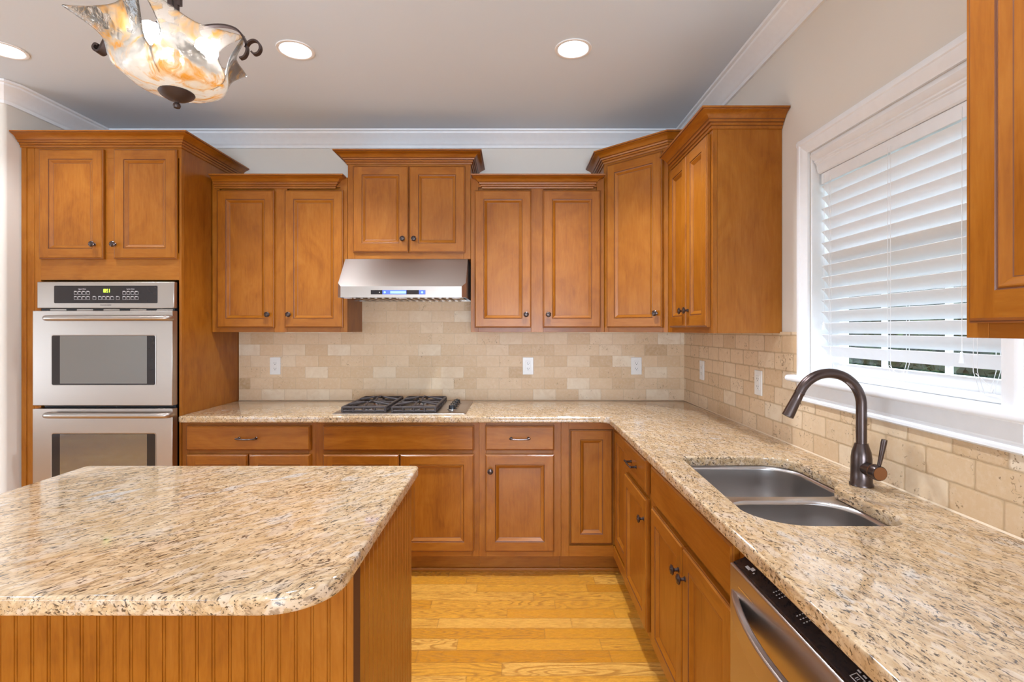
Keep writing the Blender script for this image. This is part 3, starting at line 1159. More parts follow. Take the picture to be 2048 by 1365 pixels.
# base cabinets on the right wall
ya, yb_ = 2.5525, 2.0925
W = ya - yb_
S, Q = base_frame(W, .03, .035)
cabinet('base_cabinet', 'narrow maple one-door base cabinet on the right, between corner cabinet and sink cabinet', 'base cabinet', (XB, ya), R(-90), W, XR - XB - .001, BT, BZ, S, Q,
        [drawer(.030, W - .022, EZ0, EZ1), door(.030, W - .022, DZ0, DZ1, 'tr')], toe=BT, group='base cabinets')
ya, yb_ = 2.092, 1.2565
W = ya - yb_
sc_ = None
S, Q = base_frame(W, .05, .03)
# open-topped so the bowls have room
root = thing('sink_base_cabinet', 'maple sink base cabinet under the double sink, two doors and a false drawer front', 'base cabinet', (XB, ya, 0), R(-90), 'base cabinets')
b = MB()
dp = XR - XB - .001
b.box(.0002, .018, .0205, dp, BT, BZ, 'wood_z'); b.box(W - .003, W - .0002, .0205, dp, BT, BZ, 'wood_z')
b.box(.018, W - .003, .0205, dp, BT, BT + .018, 'wood_z'); b.box(.018, W - .003, dp - .01, dp, BT + .018, BZ, 'wood_z')
b.build('carcass', root)
b = MB()
for x0, x1 in S:
    b.box(x0 + .0002, x1 - .0002, 0, .020, BT, BZ, 'wood_z')
for x0, x1, r0, r1 in Q:
    b.box(x0 + .0003, x1 - .0003, .0002, .020, r0, r1, 'wood_x')
b.build('face_frame', root, bevel=.0008)
b = MB(); b.box(.0002, W - .0002, .072, .09, .0005, BT - .0005, 'wood_x'); b.build('toe_kick', root)
leaf(root, 'false_drawer_front', .058, W - .0255, EZ0, EZ1, -DT, panel=False)
leaf(root, 'door', .058, .430, DZ0, DZ1, -DT, knob=(.400, DZ1 - .092))
leaf(root, 'door', .434, W - .0255, DZ0, DZ1, -DT, knob=(.464, DZ1 - .092))
# end panel past the dishwasher
b = MB(); b.box(XB - .02, XR - .001, .48, .632, .0005, BZ, 'wood_z')
tag(b.build('end_panel', bevel=.002), 'maple end panel beyond the dishwasher under the countertop', 'panel')
# shoe moulding at the foot of the toe kicks
b = MB()
sp = [(.0, .001), (.014, .001), (.014, .012), (.009, .019), (0, .021)]
b.moulding([(-1.86, yB + .0715), (XB + .0715, yB + .0715), (XB + .0715, 1.27)], sp, 'wood_x', side=1)
struct(b.build('baseboard_back', ang=30))

# ------------------------------------------------------------------ countertops
CT0, CT1 = .8765, .914
XC, YCf = .528, D - .65
SINK = [(.638, 1.90)] + arc(.678, 1.912, .040, 180, 90, 6)[0:] + arc(.930, 1.842, .110, 90, 0, 10) + [(1.040, 1.66)] + arc(1.025, 1.635, .015, 0, -60, 3) + \
       arc(1.000, 1.575, .010, 120, 180, 3)[0:] + [(.990, 1.40)] + arc(.930, 1.325, .060, 0, -90, 8) + arc(.745, 1.395, .130, -90, -172, 12)
outer = [(-1.8735, D - .0008), (-1.8735, YCf + .012), (-1.8615, YCf)] + arc(XC - .05, YCf - .05, .05, 90, 0, 8) + [(XC, .47), (XR - .0008, .47), (XR - .0008, D - .0008)]
tag(slab('countertop', [outer, SINK], CT0, CT1, 'granite', .008), 'L-shaped polished tan granite countertop along the back and right walls, with the sink', 'countertop')
# island
IX0, IX1, IY0, IY1 = -1.515, -.334, .925, 1.822
rad = .125
isl = [(IX0 + .03, IY1)] + list(reversed(arc(IX1 - .018, IY1 - .018, .018, 0, 90, 5))) + list(reversed(arc(IX1 - rad, IY0 + rad, rad, -90, 0, 12))) + \
      list(reversed(arc(IX0 + rad, IY0 + rad, rad, 180, 270, 12))) + list(reversed(arc(IX0 + .018, IY1 - .018, .018, 90, 180, 5)))[0:]
tag(slab('island_countertop', [isl], CT0, CT1, 'granite_island', .008), 'rounded-corner polished granite top of the island in the foreground', 'countertop')
root = thing('kitchen_island', 'maple beadboard kitchen island base under the granite top in the foreground', 'kitchen island', ((IX0 + IX1) / 2, 1.49, 0))
rx, ry, _ = root.location
BX0, BX1, BY0, BY1 = -1.485, -.355, 1.190, 1.790
b = MB(); b.box(BX0 + .02 - rx, BX1 - .02 - rx, BY0 + .016 - ry, BY1 - ry, .0005, CT0 - .0005, 'wood_z'); b.build('carcass', root)


def beads(n0, n1, pitch_, depth=.0025):
    pts = []
    x = n0
    while x < n1 - 1e-6:
        e = min(x + pitch_, n1)
        pts += [(x, 0)]
        if e - x > .02:
            pts += [(e - .0095, 0), (e - .0085, depth), (e - .0070, depth), (e - .0060, .0006), (e - .0030, .0006), (e - .0020, depth), (e - .0008, depth)]
        x = e
    pts.append((n1, 0))
    return pts


b = MB()
pf = beads(BX0 + .02, BX1 - .0165, .0385)
fl = [(x - rx, BY0 + .006 + d_ - ry) for x, d_ in pf] + [(BX1 - .0165 - rx, BY0 + .0155 - ry), (BX0 + .02 - rx, BY0 + .0155 - ry)]
b.loft([[(x, y, .0005) for x, y in fl], [(x, y, CT0 - .0005) for x, y in fl]], 'wood_z')
b.build('beadboard_front', root, ang=20)
b = MB()
pf = beads(BY0, BY1, .0385)
fl = [(BX1 - d_ - rx, y - ry) for y, d_ in pf] + [(BX1 - .016 - rx, BY1 - ry), (BX1 - .016 - rx, BY0 - ry)]
b.loft([[(x, y, .0005) for x, y in fl], [(x, y, CT0 - .0005) for x, y in fl]], 'wood_z')
b.k[len(fl) - 1] = b.mi('dark_edge')  # front edge darker than the rest of the panel
b.build('beadboard_side', root, ang=20)
b = MB(); b.box(BX0 - rx, BX0 + .0195 - rx, BY0 - ry, BY1 - ry, .0005, CT0 - .0005, 'wood_z'); b.build('beadboard_side', root)

# ------------------------------------------------------------------ double oven
OW0, OW1 = -2.664, -1.896
yO = yT - .002
ov = thing('double_wall_oven', 'stainless steel double wall oven with black control panel in the tall cabinet', 'oven', ((OW0 + OW1) / 2, yO, .42))
ox, oy, oz = ov.location
hw = (OW1 - OW0) / 2
b = MB(); b.box(-hw + .012, hw - .012, .004, .56, .005, 1.245, 'black'); b.build('oven_body', ov)
b = MB()
b.box(-hw, hw, -.030, .000, 1.517 - oz, 1.666 - oz, 'steel')
cp = b.build('control_panel', ov, bevel=.004)


def rrect(x0, x1, z0, z1, r):
    return arc(x1 - r, z1 - r, r, 0, 90, 5) + arc(x0 + r, z1 - r, r, 90, 180, 5) + arc(x0 + r, z0 + r, r, 180, 270, 5) + arc(x1 - r, z0 + r, r, 270, 360, 5)


def plate(b, lp_, y0, y1, m):
    b.loft([[(x, y0, z) for x, z in lp_], [(x, y1, z) for x, z in lp_]], m)


def px(x, s): return (x - 1026) / s - ox
b = MB(); plate(b, rrect(px(107, 358), px(314, 358), 1.546 - oz, 1.644 - oz, .006), -.0312, -.0302, 'black_glass')
gp = b.build('glass_panel', cp)
gp['label'] = 'black glass control strip'
b = MB()
yl = -.0316


def frame_rect(b, x0, x1, z0, z1, t_, y, m):
    b.box(x0, x1, y - .0003, y, z0, z0 + t_, m); b.box(x0, x1, y - .0003, y, z1 - t_, z1, m)
    b.box(x0, x0 + t_, y - .0003, y, z0 + t_, z1 - t_, m); b.box(x1 - t_, x1, y - .0003, y, z0 + t_, z1 - t_, m)


bw, bh = .0185, .0165
def bx_at(p): return (p / 6.827 + 60 - 1026) / 358.5 - ox
def bz_at(p): return EYE + (660 - (p / 6.827 + 560)) / 358.5 - oz
rowsz = [(180, [610, 665, 722, 780, 1275, 1331, 1388, 1444]), (250, [610, 665, 722, 780, 866, 942, 998, 1054, 1110, 1185, 1275, 1331, 1388, 1444])]
for zr, xs in rowsz:
    for xq in xs:
        xc, zc = bx_at(xq), bz_at(zr)
        frame_rect(b, xc - bw / 2, xc + bw / 2, zc - bh / 2, zc + bh / 2, .0011, yl, 'legend')
        b.box(xc - bw / 2, xc + bw * .2, yl - .0003, yl, zc + bh / 2 + .0004, zc + bh / 2 + .003, 'legend')
b.build('button_legend', cp)
rot90 = Matrix.Rotation(R(90), 4, 'X')
lettering('upper_oven_legend', 'Upper Oven', .0085, 'legend', cp, Matrix.Translation((bx_at(696), yl, bz_at(125))) @ rot90)
lettering('lower_oven_legend', 'Lower Oven', .0085, 'legend', cp, Matrix.Translation((bx_at(1360), yl, bz_at(125))) @ rot90)
lettering('maker_lettering', 'FRIGIDAIRE', .0125, 'gray_print', cp, Matrix.Translation((bx_at(1018), -.0304, bz_at(346))) @ rot90)
# seven-segment clock reading 10:51
b = MB()
SEG = {'1': 'bc', '0': 'abcdef', '5': 'afgcd'}
dw, dh, dt = .0085, .019, .0024


def digit(b, ch, xc, zc):
    for s_ in SEG[ch]:
        x0, x1, z0, z1 = {'a': (-dw / 2, dw / 2, dh / 2 - dt, dh / 2), 'd': (-dw / 2, dw / 2, -dh / 2, -dh / 2 + dt), 'g': (-dw / 2, dw / 2, -dt / 2, dt / 2),
                          'f': (-dw / 2, -dw / 2 + dt, 0, dh / 2), 'b': (dw / 2 - dt, dw / 2, 0, dh / 2), 'e': (-dw / 2, -dw / 2 + dt, -dh / 2, 0), 'c': (dw / 2 - dt, dw / 2, -dh / 2, 0)}[s_]
        b.box(xc + x0, xc + x1, yl - .0003, yl, zc + z0, zc + z1, 'led_green')


cz = bz_at(148)
for ch, q in (('1', 985), ('0', 1010), ('5', 1042), ('1', 1064)):
    digit(b, ch, bx_at(q), cz)
for dz in (-.0045, .0045):
    b.box(bx_at(1026) - .001, bx_at(1026) + .001, yl - .0003, yl, cz + dz - .001, cz + dz + .001, 'led_green')
b.build('clock_digits', cp)
# vent gap under the panel
b = MB()
b.box(-hw + .01, hw - .01, -.012, .003, 1.5035 - oz, 1.5165 - oz, 'black')
for k in range(5):
    xx = -hw + .06 + k * .15
    b.box(xx, xx + .09, -.014, -.0121, 1.506 - oz, 1.512 - oz, 'steel')
b.build('vent_gap', ov)
for zt, zbm, wz1, wz0, hz_ in ((1.503, .975, 1.369, 1.086, 1.461), (.958, .432, .823, .545, .926)):
    yd = -.050
    b = MB()
    wx0, wx1 = px(102, 360) , px(312, 360)
    o_ = [(-hw - .008, zbm - oz), (hw + .006, zbm - oz), (hw + .006, zt - oz), (-hw - .008, zt - oz)]
    # door skin as four panels round the window
    z0, z1, a0, a1 = zbm - oz, zt - oz, -hw - .006, hw + .004
    b.box(a0, a1, yd, -.006, z0, z1, 'steel')
    dr = b.build('oven_door', ov, bevel=.003)
    b = MB()
    lo_ = rrect(wx0, wx1, wz0 - oz, wz1 - oz, .012)
    li_ = rrect(wx0 + .004, wx1 - .004, wz0 - oz + .004, wz1 - oz - .004, .009)
    for k in range(len(lo_)):
        q = (k + 1) % len(lo_)
        b.face([(lo_[k][0], yd - .0012, lo_[k][1]), (lo_[q][0], yd - .0012, lo_[q][1]), (li_[q][0], yd - .0005, li_[q][1]), (li_[k][0], yd - .0005, li_[k][1])], 'steel')
    plate(b, li_, yd - .0006, yd + .004, 'black_glass')
    wn = b.build('door_window', dr, ang=20)
    b = MB()
    plate(b, rrect(wx0 + .05, wx1 - .05, wz0 - oz + .012, wz1 - oz - .006, .002), yd - .0012, yd - .0007, 'oven_glass')
    b.build('inner_glass', dr)
    b = MB()
    hx0, hx1 = px(83, 366), px(334, 366)
    zc = hz_ - oz
    path = [(hx0 + .006, yd + .001, zc), (hx0 + .006, yd - .022, zc), (hx0 + .010, yd - .032, zc), (hx0 + .022, yd - .038, zc), (hx0 + .06, yd - .041, zc),
            (0, yd - .043, zc), (hx1 - .06, yd - .041, zc), (hx1 - .022, yd - .038, zc), (hx1 - .010, yd - .032, zc), (hx1 - .006, yd - .022, zc), (hx1 - .006, yd + .001, zc)]
    b.tube(path, .0155, 'steel', 16)
    b.build('handle', dr, ang=50)

# ------------------------------------------------------------------ range hood
HX0, HX1 = -1.041, -.281
hd = thing('range_hood', 'stainless under-cabinet range hood with a blue display over the cooktop', 'range hood', ((HX0 + HX1) / 2, D - .01, 1.587))
hx, hy, hz0 = hd.location
hw = (HX1 - HX0) / 2
dF, dT = .473, .318
b = MB()
zt = 1.836 - hz0
zband = .066
ch = .022
side = [(-.011, zt), (-dT, zt), (-dF, zband), (-dF, .001), (-.011, .001)]
# canopy: slanted top and chamfered corners on the front band
low = [(-hw, -.011), (-hw, -dF + ch), (-hw + ch, -dF), (hw - ch, -dF), (hw, -dF + ch), (hw, -.011)]
b.loft([[(x, y, .002) for x, y in low], [(x, y, zband) for x, y in low],
        [(x, y, zband + (.022 if abs(y + dF - ch) < 1e-6 else 0)) if abs(x) > hw - 1e-6 else (x, y, zband + .001) for x, y in low],
        [(-hw, -.011, zt), (-hw, -dT, zt), (-hw + ch, -dT - .0005, zt), (hw - ch, -dT - .0005, zt), (hw, -dT, zt), (hw, -.011, zt)]], 'steel', cap0=False)
b.build('canopy', hd, ang=18)
b = MB()
def hxp(p): return (p / 6.827 + 660 - 1026) / 337 - hx
def hzp(p): return EYE + (660 - (p / 6.827 + 500)) / 337 - hz0
b.box(hxp(566), hxp(1308), -dF - .0015, -dF - .0003, hzp(612), hzp(552), 'black_glass')
cpn = b.build('control_panel', hd, bevel=.0004)
b = MB()
b.box(hxp(725), hxp(1050), -dF - .0019, -dF - .0016, hzp(611), hzp(553), 'led_blue')
b.build('blue_backlight', cpn)
b = MB(); b.box(hxp(1222), hxp(1306), -dF - .0019, -dF - .0016, hzp(611), hzp(553), 'led_blue')
b.build('blue_backlight', cpn)
b = MB(); b.box(hxp(832), hxp(1045), -dF - .0023, -dF - .0020, hzp(600), hzp(567), 'lcd'); b.build('display', cpn)
for q in (757, 1264):
    b = MB(); b.lathe([(.0, 0), (.0065, 0), (.0065, .0006), (.0, .0006)], (hxp(q), -dF - .0020, hzp(583)), 'lcd', (0, -1, 0), 16)
    b.build('touch_button', cpn)
b = MB(); b.lathe([(.0, 0), (.003, 0), (.003, .0006), (.0, .0006)], (hxp(686), -dF - .0016, hzp(583)), 'legend', (0, -1, 0), 12)
b.build('touch_button', cpn)
b = MB()
b.box(-hw + .03, hw - .03, -dF + .035, -.06, .006, .010, 'steel')
for k in range(15):
    xx = -hw + .075 + k * .0432
    b.box(xx, xx + .016, -dF + .07, -.09, -.002, .0055, 'steel')
b.build('baffle_filter', hd, bevel=.001)
b = MB()
b.box(-hw + .001, hw - .001, -dF + ch, -dF + .034, .0015, .006, 'steel')
b.build('bottom_rim', hd)
b = MB(); b.box(-hw + .001, hw - .001, -.058, -.0115, .0015, .006, 'steel')
b.build('bottom_rim', hd)
for xx in (-hw + .05, .0, hw - .06):
    b = MB(); b.lathe([(.0, 0), (.022, 0), (.026, .004), (.024, .007), (.0, .0075)], (xx, -dF + .05, -.0035), 'hood_lamp', n=20); b.build('lamp', hd)

# ------------------------------------------------------------------ gas cooktop
KX0, KX1, KY0, KY1 = -1.034, -.270, 2.925, 3.452
ck = thing('gas_cooktop', 'stainless four-burner gas cooktop with black cast-iron grates set in the countertop', 'cooktop', ((KX0 + KX1) / 2, (KY0 + KY1) / 2, CT1))
kx, ky, kz = ck.location
b = MB()
rect2 = rrect(KX0 - kx, KX1 - kx, KY0 - ky, KY1 - ky, .012)
rect3 = rrect(KX0 - kx + .012, KX1 - kx - .012, KY0 - ky + .012, KY1 - ky - .012, .008)
b.loft([[(x, y, .0005) for x, y in rect2], [(x, y, .004) for x, y in rect2], [(x, y, .007) for x, y in rect3]], 'steel')
b.build('cooktop_panel', ck, ang=20)
for gx0, gx1 in ((-.985, -.738), (-.697, -.449)):
    gx0 -= kx; gx1 -= kx
    gy0, gy1 = KY0 + .035 - ky, KY1 - .045 - ky
    xm = (gx0 + gx1) / 2
    ym = (gy0 + gy1) / 2
    b = MB()
    zt = .040
    # perimeter frame: sloping skirt with cut-outs between feet
    pr = [(0, -.004), (.011, -.004), (.009, .006), (.002, .006)]
    for (xa, ya_), (xb, yb2) in (((gx0, gy0), (gx1, gy0)), ((gx1, gy0), (gx1, gy1)), ((gx1, gy1), (gx0, gy1)), ((gx0, gy1), (gx0, gy0))):
        b.tube([(xa, ya_, zt - .006), (xb, yb2, zt - .006)], .0075, 'cast', 8)
        b.tube([(xa, ya_, .014), (xb, yb2, .014)], .0068, 'cast', 8)
        nseg = 4 if abs(xb - xa) > .01 else 6
        for k in range(nseg + 1):
            q = k / nseg
            b.tube([(xa + (xb - xa) * q, ya_ + (yb2 - ya_) * q, .0075), (xa + (xb - xa) * q, ya_ + (yb2 - ya_) * q, zt - .004)], .0085, 'cast', 6)
    b.tube([(gx0, ym, zt - .006), (gx1, ym, zt - .006)], .0055, 'cast', 8)
    for yc in (gy0 + (gy1 - gy0) * .25, gy0 + (gy1 - gy0) * .75):
        for ax, ay in ((gx0, yc), (gx1, yc), (xm, gy0 if yc < ym else ym), (xm, ym if yc < ym else gy1)):
            v_ = Vector((xm - ax, yc - ay, 0))
            L_ = v_.length
            v_.normalize()
            e = Vector((ax, ay, 0))
            p1 = e + v_ * (L_ * .45)
            p2 = e + v_ * (L_ * .78)
            b.tube([(e.x, e.y, zt - .006), (p1.x, p1.y, zt + .004), (p2.x, p2.y, zt + .012)], [.0075, .0072, .0055], 'cast', 8)
    b.build('grate', ck, ang=50)
    for yc in (gy0 + (gy1 - gy0) * .25, gy0 + (gy1 - gy0) * .75):
        b = MB()
        b.lathe([(.0, .0075), (.048, .0075), (.046, .0095), (.036, .011), (.034, .021), (.0, .021)], (xm, yc, 0), 'chrome', n=28)
        bu = b.build('burner', ck)
        b = MB()
        b.lathe([(.0, .0212), (.040, .0212), (.041, .025), (.036, .030), (.0, .031)], (xm, yc, 0), 'cast', n=28)
        b.build('burner_cap', bu)
for yy in (3.06, 3.14, 3.22, 3.30):
    b = MB()
    c = (-.362 - kx, yy - ky, .0072)
    b.lathe([(.0, 0), (.027, 0), (.027, .003), (.022, .005), (.021, .022), (.018, .026), (.0, .0265)], c, 'black', n=24)
    b.box(c[0] - .005, c[0] + .005, c[1] - .019, c[1] + .019, .018, .037, 'black')
    kn = b.build('knob', ck, ang=40)
    b = MB(); b.lathe([(.0273, 0), (.030, 0), (.030, .0035), (.0273, .0035)], c, 'chrome', n=24); b.build('knob_ring', kn)

# ------------------------------------------------------------------ sink
sk = thing('double_sink', 'undermount stainless double-bowl sink in the right countertop below the window', 'sink', (.82, 1.60, CT0 - .205))
kx, ky, kz = sk.location


def bowl_outline(kind):
    if kind == 'far':
        return arc(.683, 1.912, .050, 180, 90, 8) + arc(.930, 1.842, .113, 90, 0, 10) + arc(.975, 1.665, .068, 0, -90, 8) + arc(.690, 1.655, .058, -90, -180, 8)
    return arc(.722, 1.455, .105, 180, 90, 10) + arc(.885, 1.450, .110, 90, 0, 10) + arc(.935, 1.325, .060, 0, -90, 8) + arc(.745, 1.393, .130, -90, -170, 12)


def shrink(lp_, k):
    cx = sum(p[0] for p in lp_) / len(lp_)
    cy = sum(p[1] for p in lp_) / len(lp_)
    return [(cx + (x - cx) * k, cy + (y - cy) * k) for x, y in lp_]


SIO = [(max(x, .612), max(y, 1.2605)) for x, y in shrink(SINK, 1.06)]
holes = [bowl_outline('far'), bowl_outline('near')]
fl = slab('sink_rim', [[(x - kx, y - ky) for x, y in l] for l in [SIO] + holes], CT0 - .0035 - kz, CT0 - .0006 - kz, 'sink_steel', .0012, sk, res=2)
for lp_, depth, dc in ((holes[0], .20, (.84, 1.79)), (holes[1], .18, (.80, 1.42))):
    b = MB()
    zt = CT0 - .002 - kz
    loops = []
    for k, dz in ((1.0, 0), (.994, -.012), (.985, -.05), (.975, -depth * .72), (.955, -depth * .87), (.91, -depth * .95), (.80, -depth * .985), (.5, -depth * .995), (.12, -depth)):
        loops.append([(x - kx, y - ky, zt + dz) for x, y in shrink(lp_, k)])
    b.loft(loops, 'sink_steel', cap0=False)
    bo = b.build('bowl', sk, ang=60)
    m_ = bo.modifiers.new('sheet', 'SOLIDIFY'); m_.thickness = .0012; m_.offset = 0
    b = MB()
    b.lathe([(.0, 0), (.020, .0), (.028, .0015), (.042, .0035), (.045, .003), (.045, .001)], (sum(p[0] for p in lp_) / len(lp_) - kx, sum(p[1] for p in lp_) / len(lp_) - ky, zt - depth + .0012), 'chrome', n=28)
    b.build('drain', bo)

# ------------------------------------------------------------------ faucet
fc = thing('kitchen_faucet', 'dark bronze gooseneck pull-down faucet behind the sink', 'faucet', (1.082, 1.590, CT1))
b = MB()
b.lathe([(.0, .0005), (.033, .0005), (.033, .006), (.030, .010), (.029, .05), (.0285, .085), (.026, .105), (.021, .120), (.018, .130), (.0, .1305)], (0, 0, 0), 'bronze', n=32)
b.build('body', fc, ang=50)
Rg = .1
path = [(0, 0, .128), (0, 0, .18), (0, 0, .243)] + [(-Rg + Rg * math.cos(R(a)), 0, .248 + Rg * math.sin(R(a))) for a in range(6, 157, 6)]
b = MB(); b.tube(path, .0148, 'bronze', 20); b.build('neck', fc, ang=60)
pe = Vector(path[-1]); te = (pe - Vector(path[-2])).normalized()
b = MB()
b.lathe([(.0, .0), (.0151, .0), (.0154, .002), (.0151, .004), (.0142, .006), (.0150, .03), (.0168, .07), (.0172, .084), (.015, .0855), (.0, .0855)], pe - te * .001, 'bronze', tuple(te), 24)
sh = b.build('spray_head', fc, ang=50)
b = MB()
sidev = Vector((-te.z, 0, te.x))
if sidev.x < 0: sidev = -sidev
b.lathe([(.0, 0), (.0035, 0), (.003, .003), (.0, .0035)], pe + te * .03 + sidev * .0145, 'bronze', tuple(sidev), 10)
b.build('spray_button', sh)
b = MB()
b.lathe([(.0, .0), (.020, .0), (.020, .045), (.0, .045)], (0, -.012, .058), 'bronze', (0, -1, 0), 26)
vb = b.build('valve_barrel', fc, ang=40)
b = MB()
b.lathe([(.0212, .0), (.0222, .001), (.0222, .022), (.021, .0245), (.0, .0248)], (0, -.0572, .058), 'bronze', (0, -1, 0), 26)
b.build('barrel_cap', vb, ang=40)
b = MB(); b.lathe([(.0205, 0), (.0228, .0), (.0228, .0014), (.0205, .0014)], (0, -.0560, .058), 'bronze_edge', (0, -1, 0), 26); b.build('copper_ring', vb)
b = MB(); b.lathe([(.0, 0), (.0195, 0), (.0195, .0006), (.0, .0006)], (0, -.0822, .058), 'bronze_edge', (0, -1, 0), 26); b.build('end_disc', vb)
b = MB()
b.tube([(.004, -.070, .077), (.008, -.072, .10), (.0145, -.076, .148), (.016, -.077, .158)], [.0052, .0062, .0082, .0078], 'bronze', 14)
b.build('lever', fc, ang=50)

# ------------------------------------------------------------------ dishwasher
dwt = thing('dishwasher', 'stainless dishwasher with a bowed handle below the right countertop in the foreground', 'dishwasher', (.531, .95, 0))
gx, gy, _ = dwt.location
ZT = .828
b = MB()
b.box(.0, .034, .640 - gy, 1.255 - gy, .11, ZT, 'steel_y')
b.build('door', dwt, bevel=.004)
b = MB(); b.box(.0345, .60, .646 - gy, 1.25 - gy, .02, .835, 'black'); b.build('tub', dwt)
b = MB()
b.loft([[(.008, y, ZT + .0003), (.034, y, ZT + .0003), (.078, y, ZT + .028), (.078, y, ZT + .030), (.010, y, ZT + .0022)] for y in (.642 - gy, 1.253 - gy)], 'black_glass')
cs = b.build('control_strip', dwt, ang=20)
b = MB()
nrm = Vector((-.028, 0, .068)).normalized()
def sp_(t_, y, h_=.0006):
    p = Vector((.010, 0, ZT + .0022)).lerp(Vector((.078, 0, ZT + .030)), t_) + nrm * h_
    return (p.x, y - gy, p.z)
def mark(t0, t1, y0, y1):
    b.face([sp_(t0, y0), sp_(t1, y0), sp_(t1, y1), sp_(t0, y1)], 'legend')
def ring(t0, t1, y0, y1, w_=.0016):
    dt = w_ / .073
    mark(t0, t1, y0, y0 + w_); mark(t0, t1, y1 - w_, y1); mark(t0, t0 + dt, y0, y1); mark(t1 - dt, t1, y0, y1)
mark(.14, .24, 1.196, 1.215); mark(.20, .32, 1.186, 1.200); mark(.16, .22, 1.176, 1.180)
b.build('printed_symbol', cs, merge=False)
b = MB()
for k, yq in enumerate((1.09, 1.078, 1.066, 1.00, .988, .976)):
    for t_ in (.20, .28, .36):
        mark(t_, t_ + .04, yq, yq + .0028)
b.build('status_lights', cs, merge=False)
for y0 in (.812, .762, .700):
    b = MB()
    ring(.10, .28, y0, y0 + .022)
    mark(.15, .23, y0 + .008, y0 + .0095); mark(.15, .23, y0 + .012, y0 + .0135)
    b.build('button_outline', cs, merge=False)
b = MB()
for k in range(12):
    y0 = .838 - k * .0135
    mark(.32, .36, y0 - .008, y0)
b.build('printed_lettering', cs, merge=False)
b = MB()
n = 18
loops = []
for i in range(n + 1):
    q = i / n
    yy = 1.246 - gy + (.650 - 1.246) * q
    bow = math.sin(PI * q) ** .8 * .055
    x1 = -.0005 - bow
    th = .017
    hgt = .027
    zc = .742
    loops.append([(x1 + .0, yy, zc - hgt), (x1 + th, yy, zc - hgt), (x1 + th, yy, zc + hgt), (x1, yy, zc + hgt)])
b.loft(loops, 'steel_y')
b.build('handle', dwt, bevel=.004, ang=40)
b = MB(); b.box(-.0008, -.0002, 1.13 - gy, 1.205 - gy, .790, .7925, 'chrome'); b.build('badge', dwt)
b = MB(); b.box(.05, .06, .646 - gy, 1.25 - gy, .0005, .105, 'black'); b.build('kick_plate', dwt)

# ------------------------------------------------------------------ outlets
def outlet(label, loc, rotz):
    t = thing('wall_outlet', label, 'outlet', loc, rotz, 'white outlets on the tile')
    b = MB()
    b.box(-.0365, .0365, -.0045, -.0003, -.059, .059, 'plastic')
    b.build('cover_plate', t, bevel=.002)
    b = MB()
    b.box(-.0168, .0168, -.0062, -.0046, -.034, .034, 'plastic')
    rc = b.build('receptacle', t, bevel=.0008)
    b = MB()
    for zc in (-.018, .018):
        b.box(-.0075, -.0055, -.0066, -.0063, zc - .002, zc + .006, 'slot'); b.box(.0055, .0075, -.0066, -.0063, zc - .002, zc + .005, 'slot')
        b.lathe([(.0, 0), (.0026, 0), (.0026, .0003), (.0, .0003)], (0, -.0063, zc - .008), 'slot', (0, -1, 0), 10)
    b.build('socket_slot', rc)
    return t


yo = D - .0103
outlet('white outlet on the back wall tile nearest the oven cabinet', (-1.623, yo, 1.150), 0)
outlet('white outlet on the back wall tile just right of the cooktop', (.103, yo, 1.150), 0)
outlet('white outlet on the back wall tile next to the room corner', (.842, yo, 1.150), 0)
xo = XR - .0103
outlet('white outlet on the right wall tile closest to the room corner', (xo, 3.158, 1.147), R(-90))
outlet('white outlet on the right wall tile close to the window', (xo, 2.432, 1.145), R(-90))

# ------------------------------------------------------------------ recessed ceiling lamps
def downlight(label, x, y, power=72):
    t = thing('recessed_light', label, 'ceiling light', (x, y, CEIL), 0, 'recessed ceiling lights')
    b = MB()
    b.lathe([(.073, -.0005), (.088, -.0005), (.087, -.004), (.076, -.006), (.072, -.004)], (0, 0, 0), 'can_white', n=40, caps=False)
    b.loft([[(.0735 * math.cos(2 * PI * a / 40), .0735 * math.sin(2 * PI * a / 40), -.0045) for a in range(40)], [(.069 * math.cos(2 * PI * a / 40), .069 * math.sin(2 * PI * a / 40), .0) for a in range(40)]], 'can_white', cap0=False, cap1=False)
    b.build('trim_ring', t, ang=50)
    b = MB()
    b.lathe([(.0, -.0012), (.0725, -.0012), (.0725, -.0006), (.0, -.0006)], (0, 0, 0), 'can_lens', n=40)
    b.build('lens', t)
    sp_l = bpy.data.lights.new('downlight_beam', 'SPOT')
    sp_l.energy = power
    sp_l.color = (.89, .97, 1.09)
    sp_l.spot_size = R(115)
    sp_l.spot_blend = .7
    sp_l.shadow_soft_size = .06
    so = bpy.data.objects.new('downlight_beam', sp_l)
    COL.objects.link(so)
    so.parent = t
    so.location = (0, 0, -.012)
    return t


downlight('lit recessed ceiling light left of the glass pendant', -2.44, 2.46, 22)
downlight('lit recessed ceiling light between the pendant and the range hood', -1.045, 2.46)
downlight('lit recessed ceiling light nearest the window and right wall', .288, 2.45)
for x, y, pw in ((-2.44, .55, 70), (.34, 1.05, 46), (-1.045, -.9, 74), (-3.4, -1.2, 74)):  # unseen lamps; the second is added to brighten the right counter
    downlight('lit recessed ceiling light added above or behind the viewer, outside the picture', x, y, pw)

# ------------------------------------------------------------------ glass pendant
pn = thing('pendant_light', 'amber and white art-glass bowl pendant hanging on dark iron over the island', 'pendant light', (-.985, 1.50, 2.062))
cx, cy, cz = pn.location
RZ = 2.280 - cz
corners = [Vector((-1.216 - cx, 1.375 - cy)), Vector((-.955 - cx, 1.300 - cy)), Vector((-.800 - cx, 1.520 - cy)), Vector((-.905 - cx, 1.740 - cy)), ]
ztip = [2.272 - cz, 2.285 - cz, 2.270 - cz, 2.262 - cz]
b = MB()
NU, NV = 22, 30


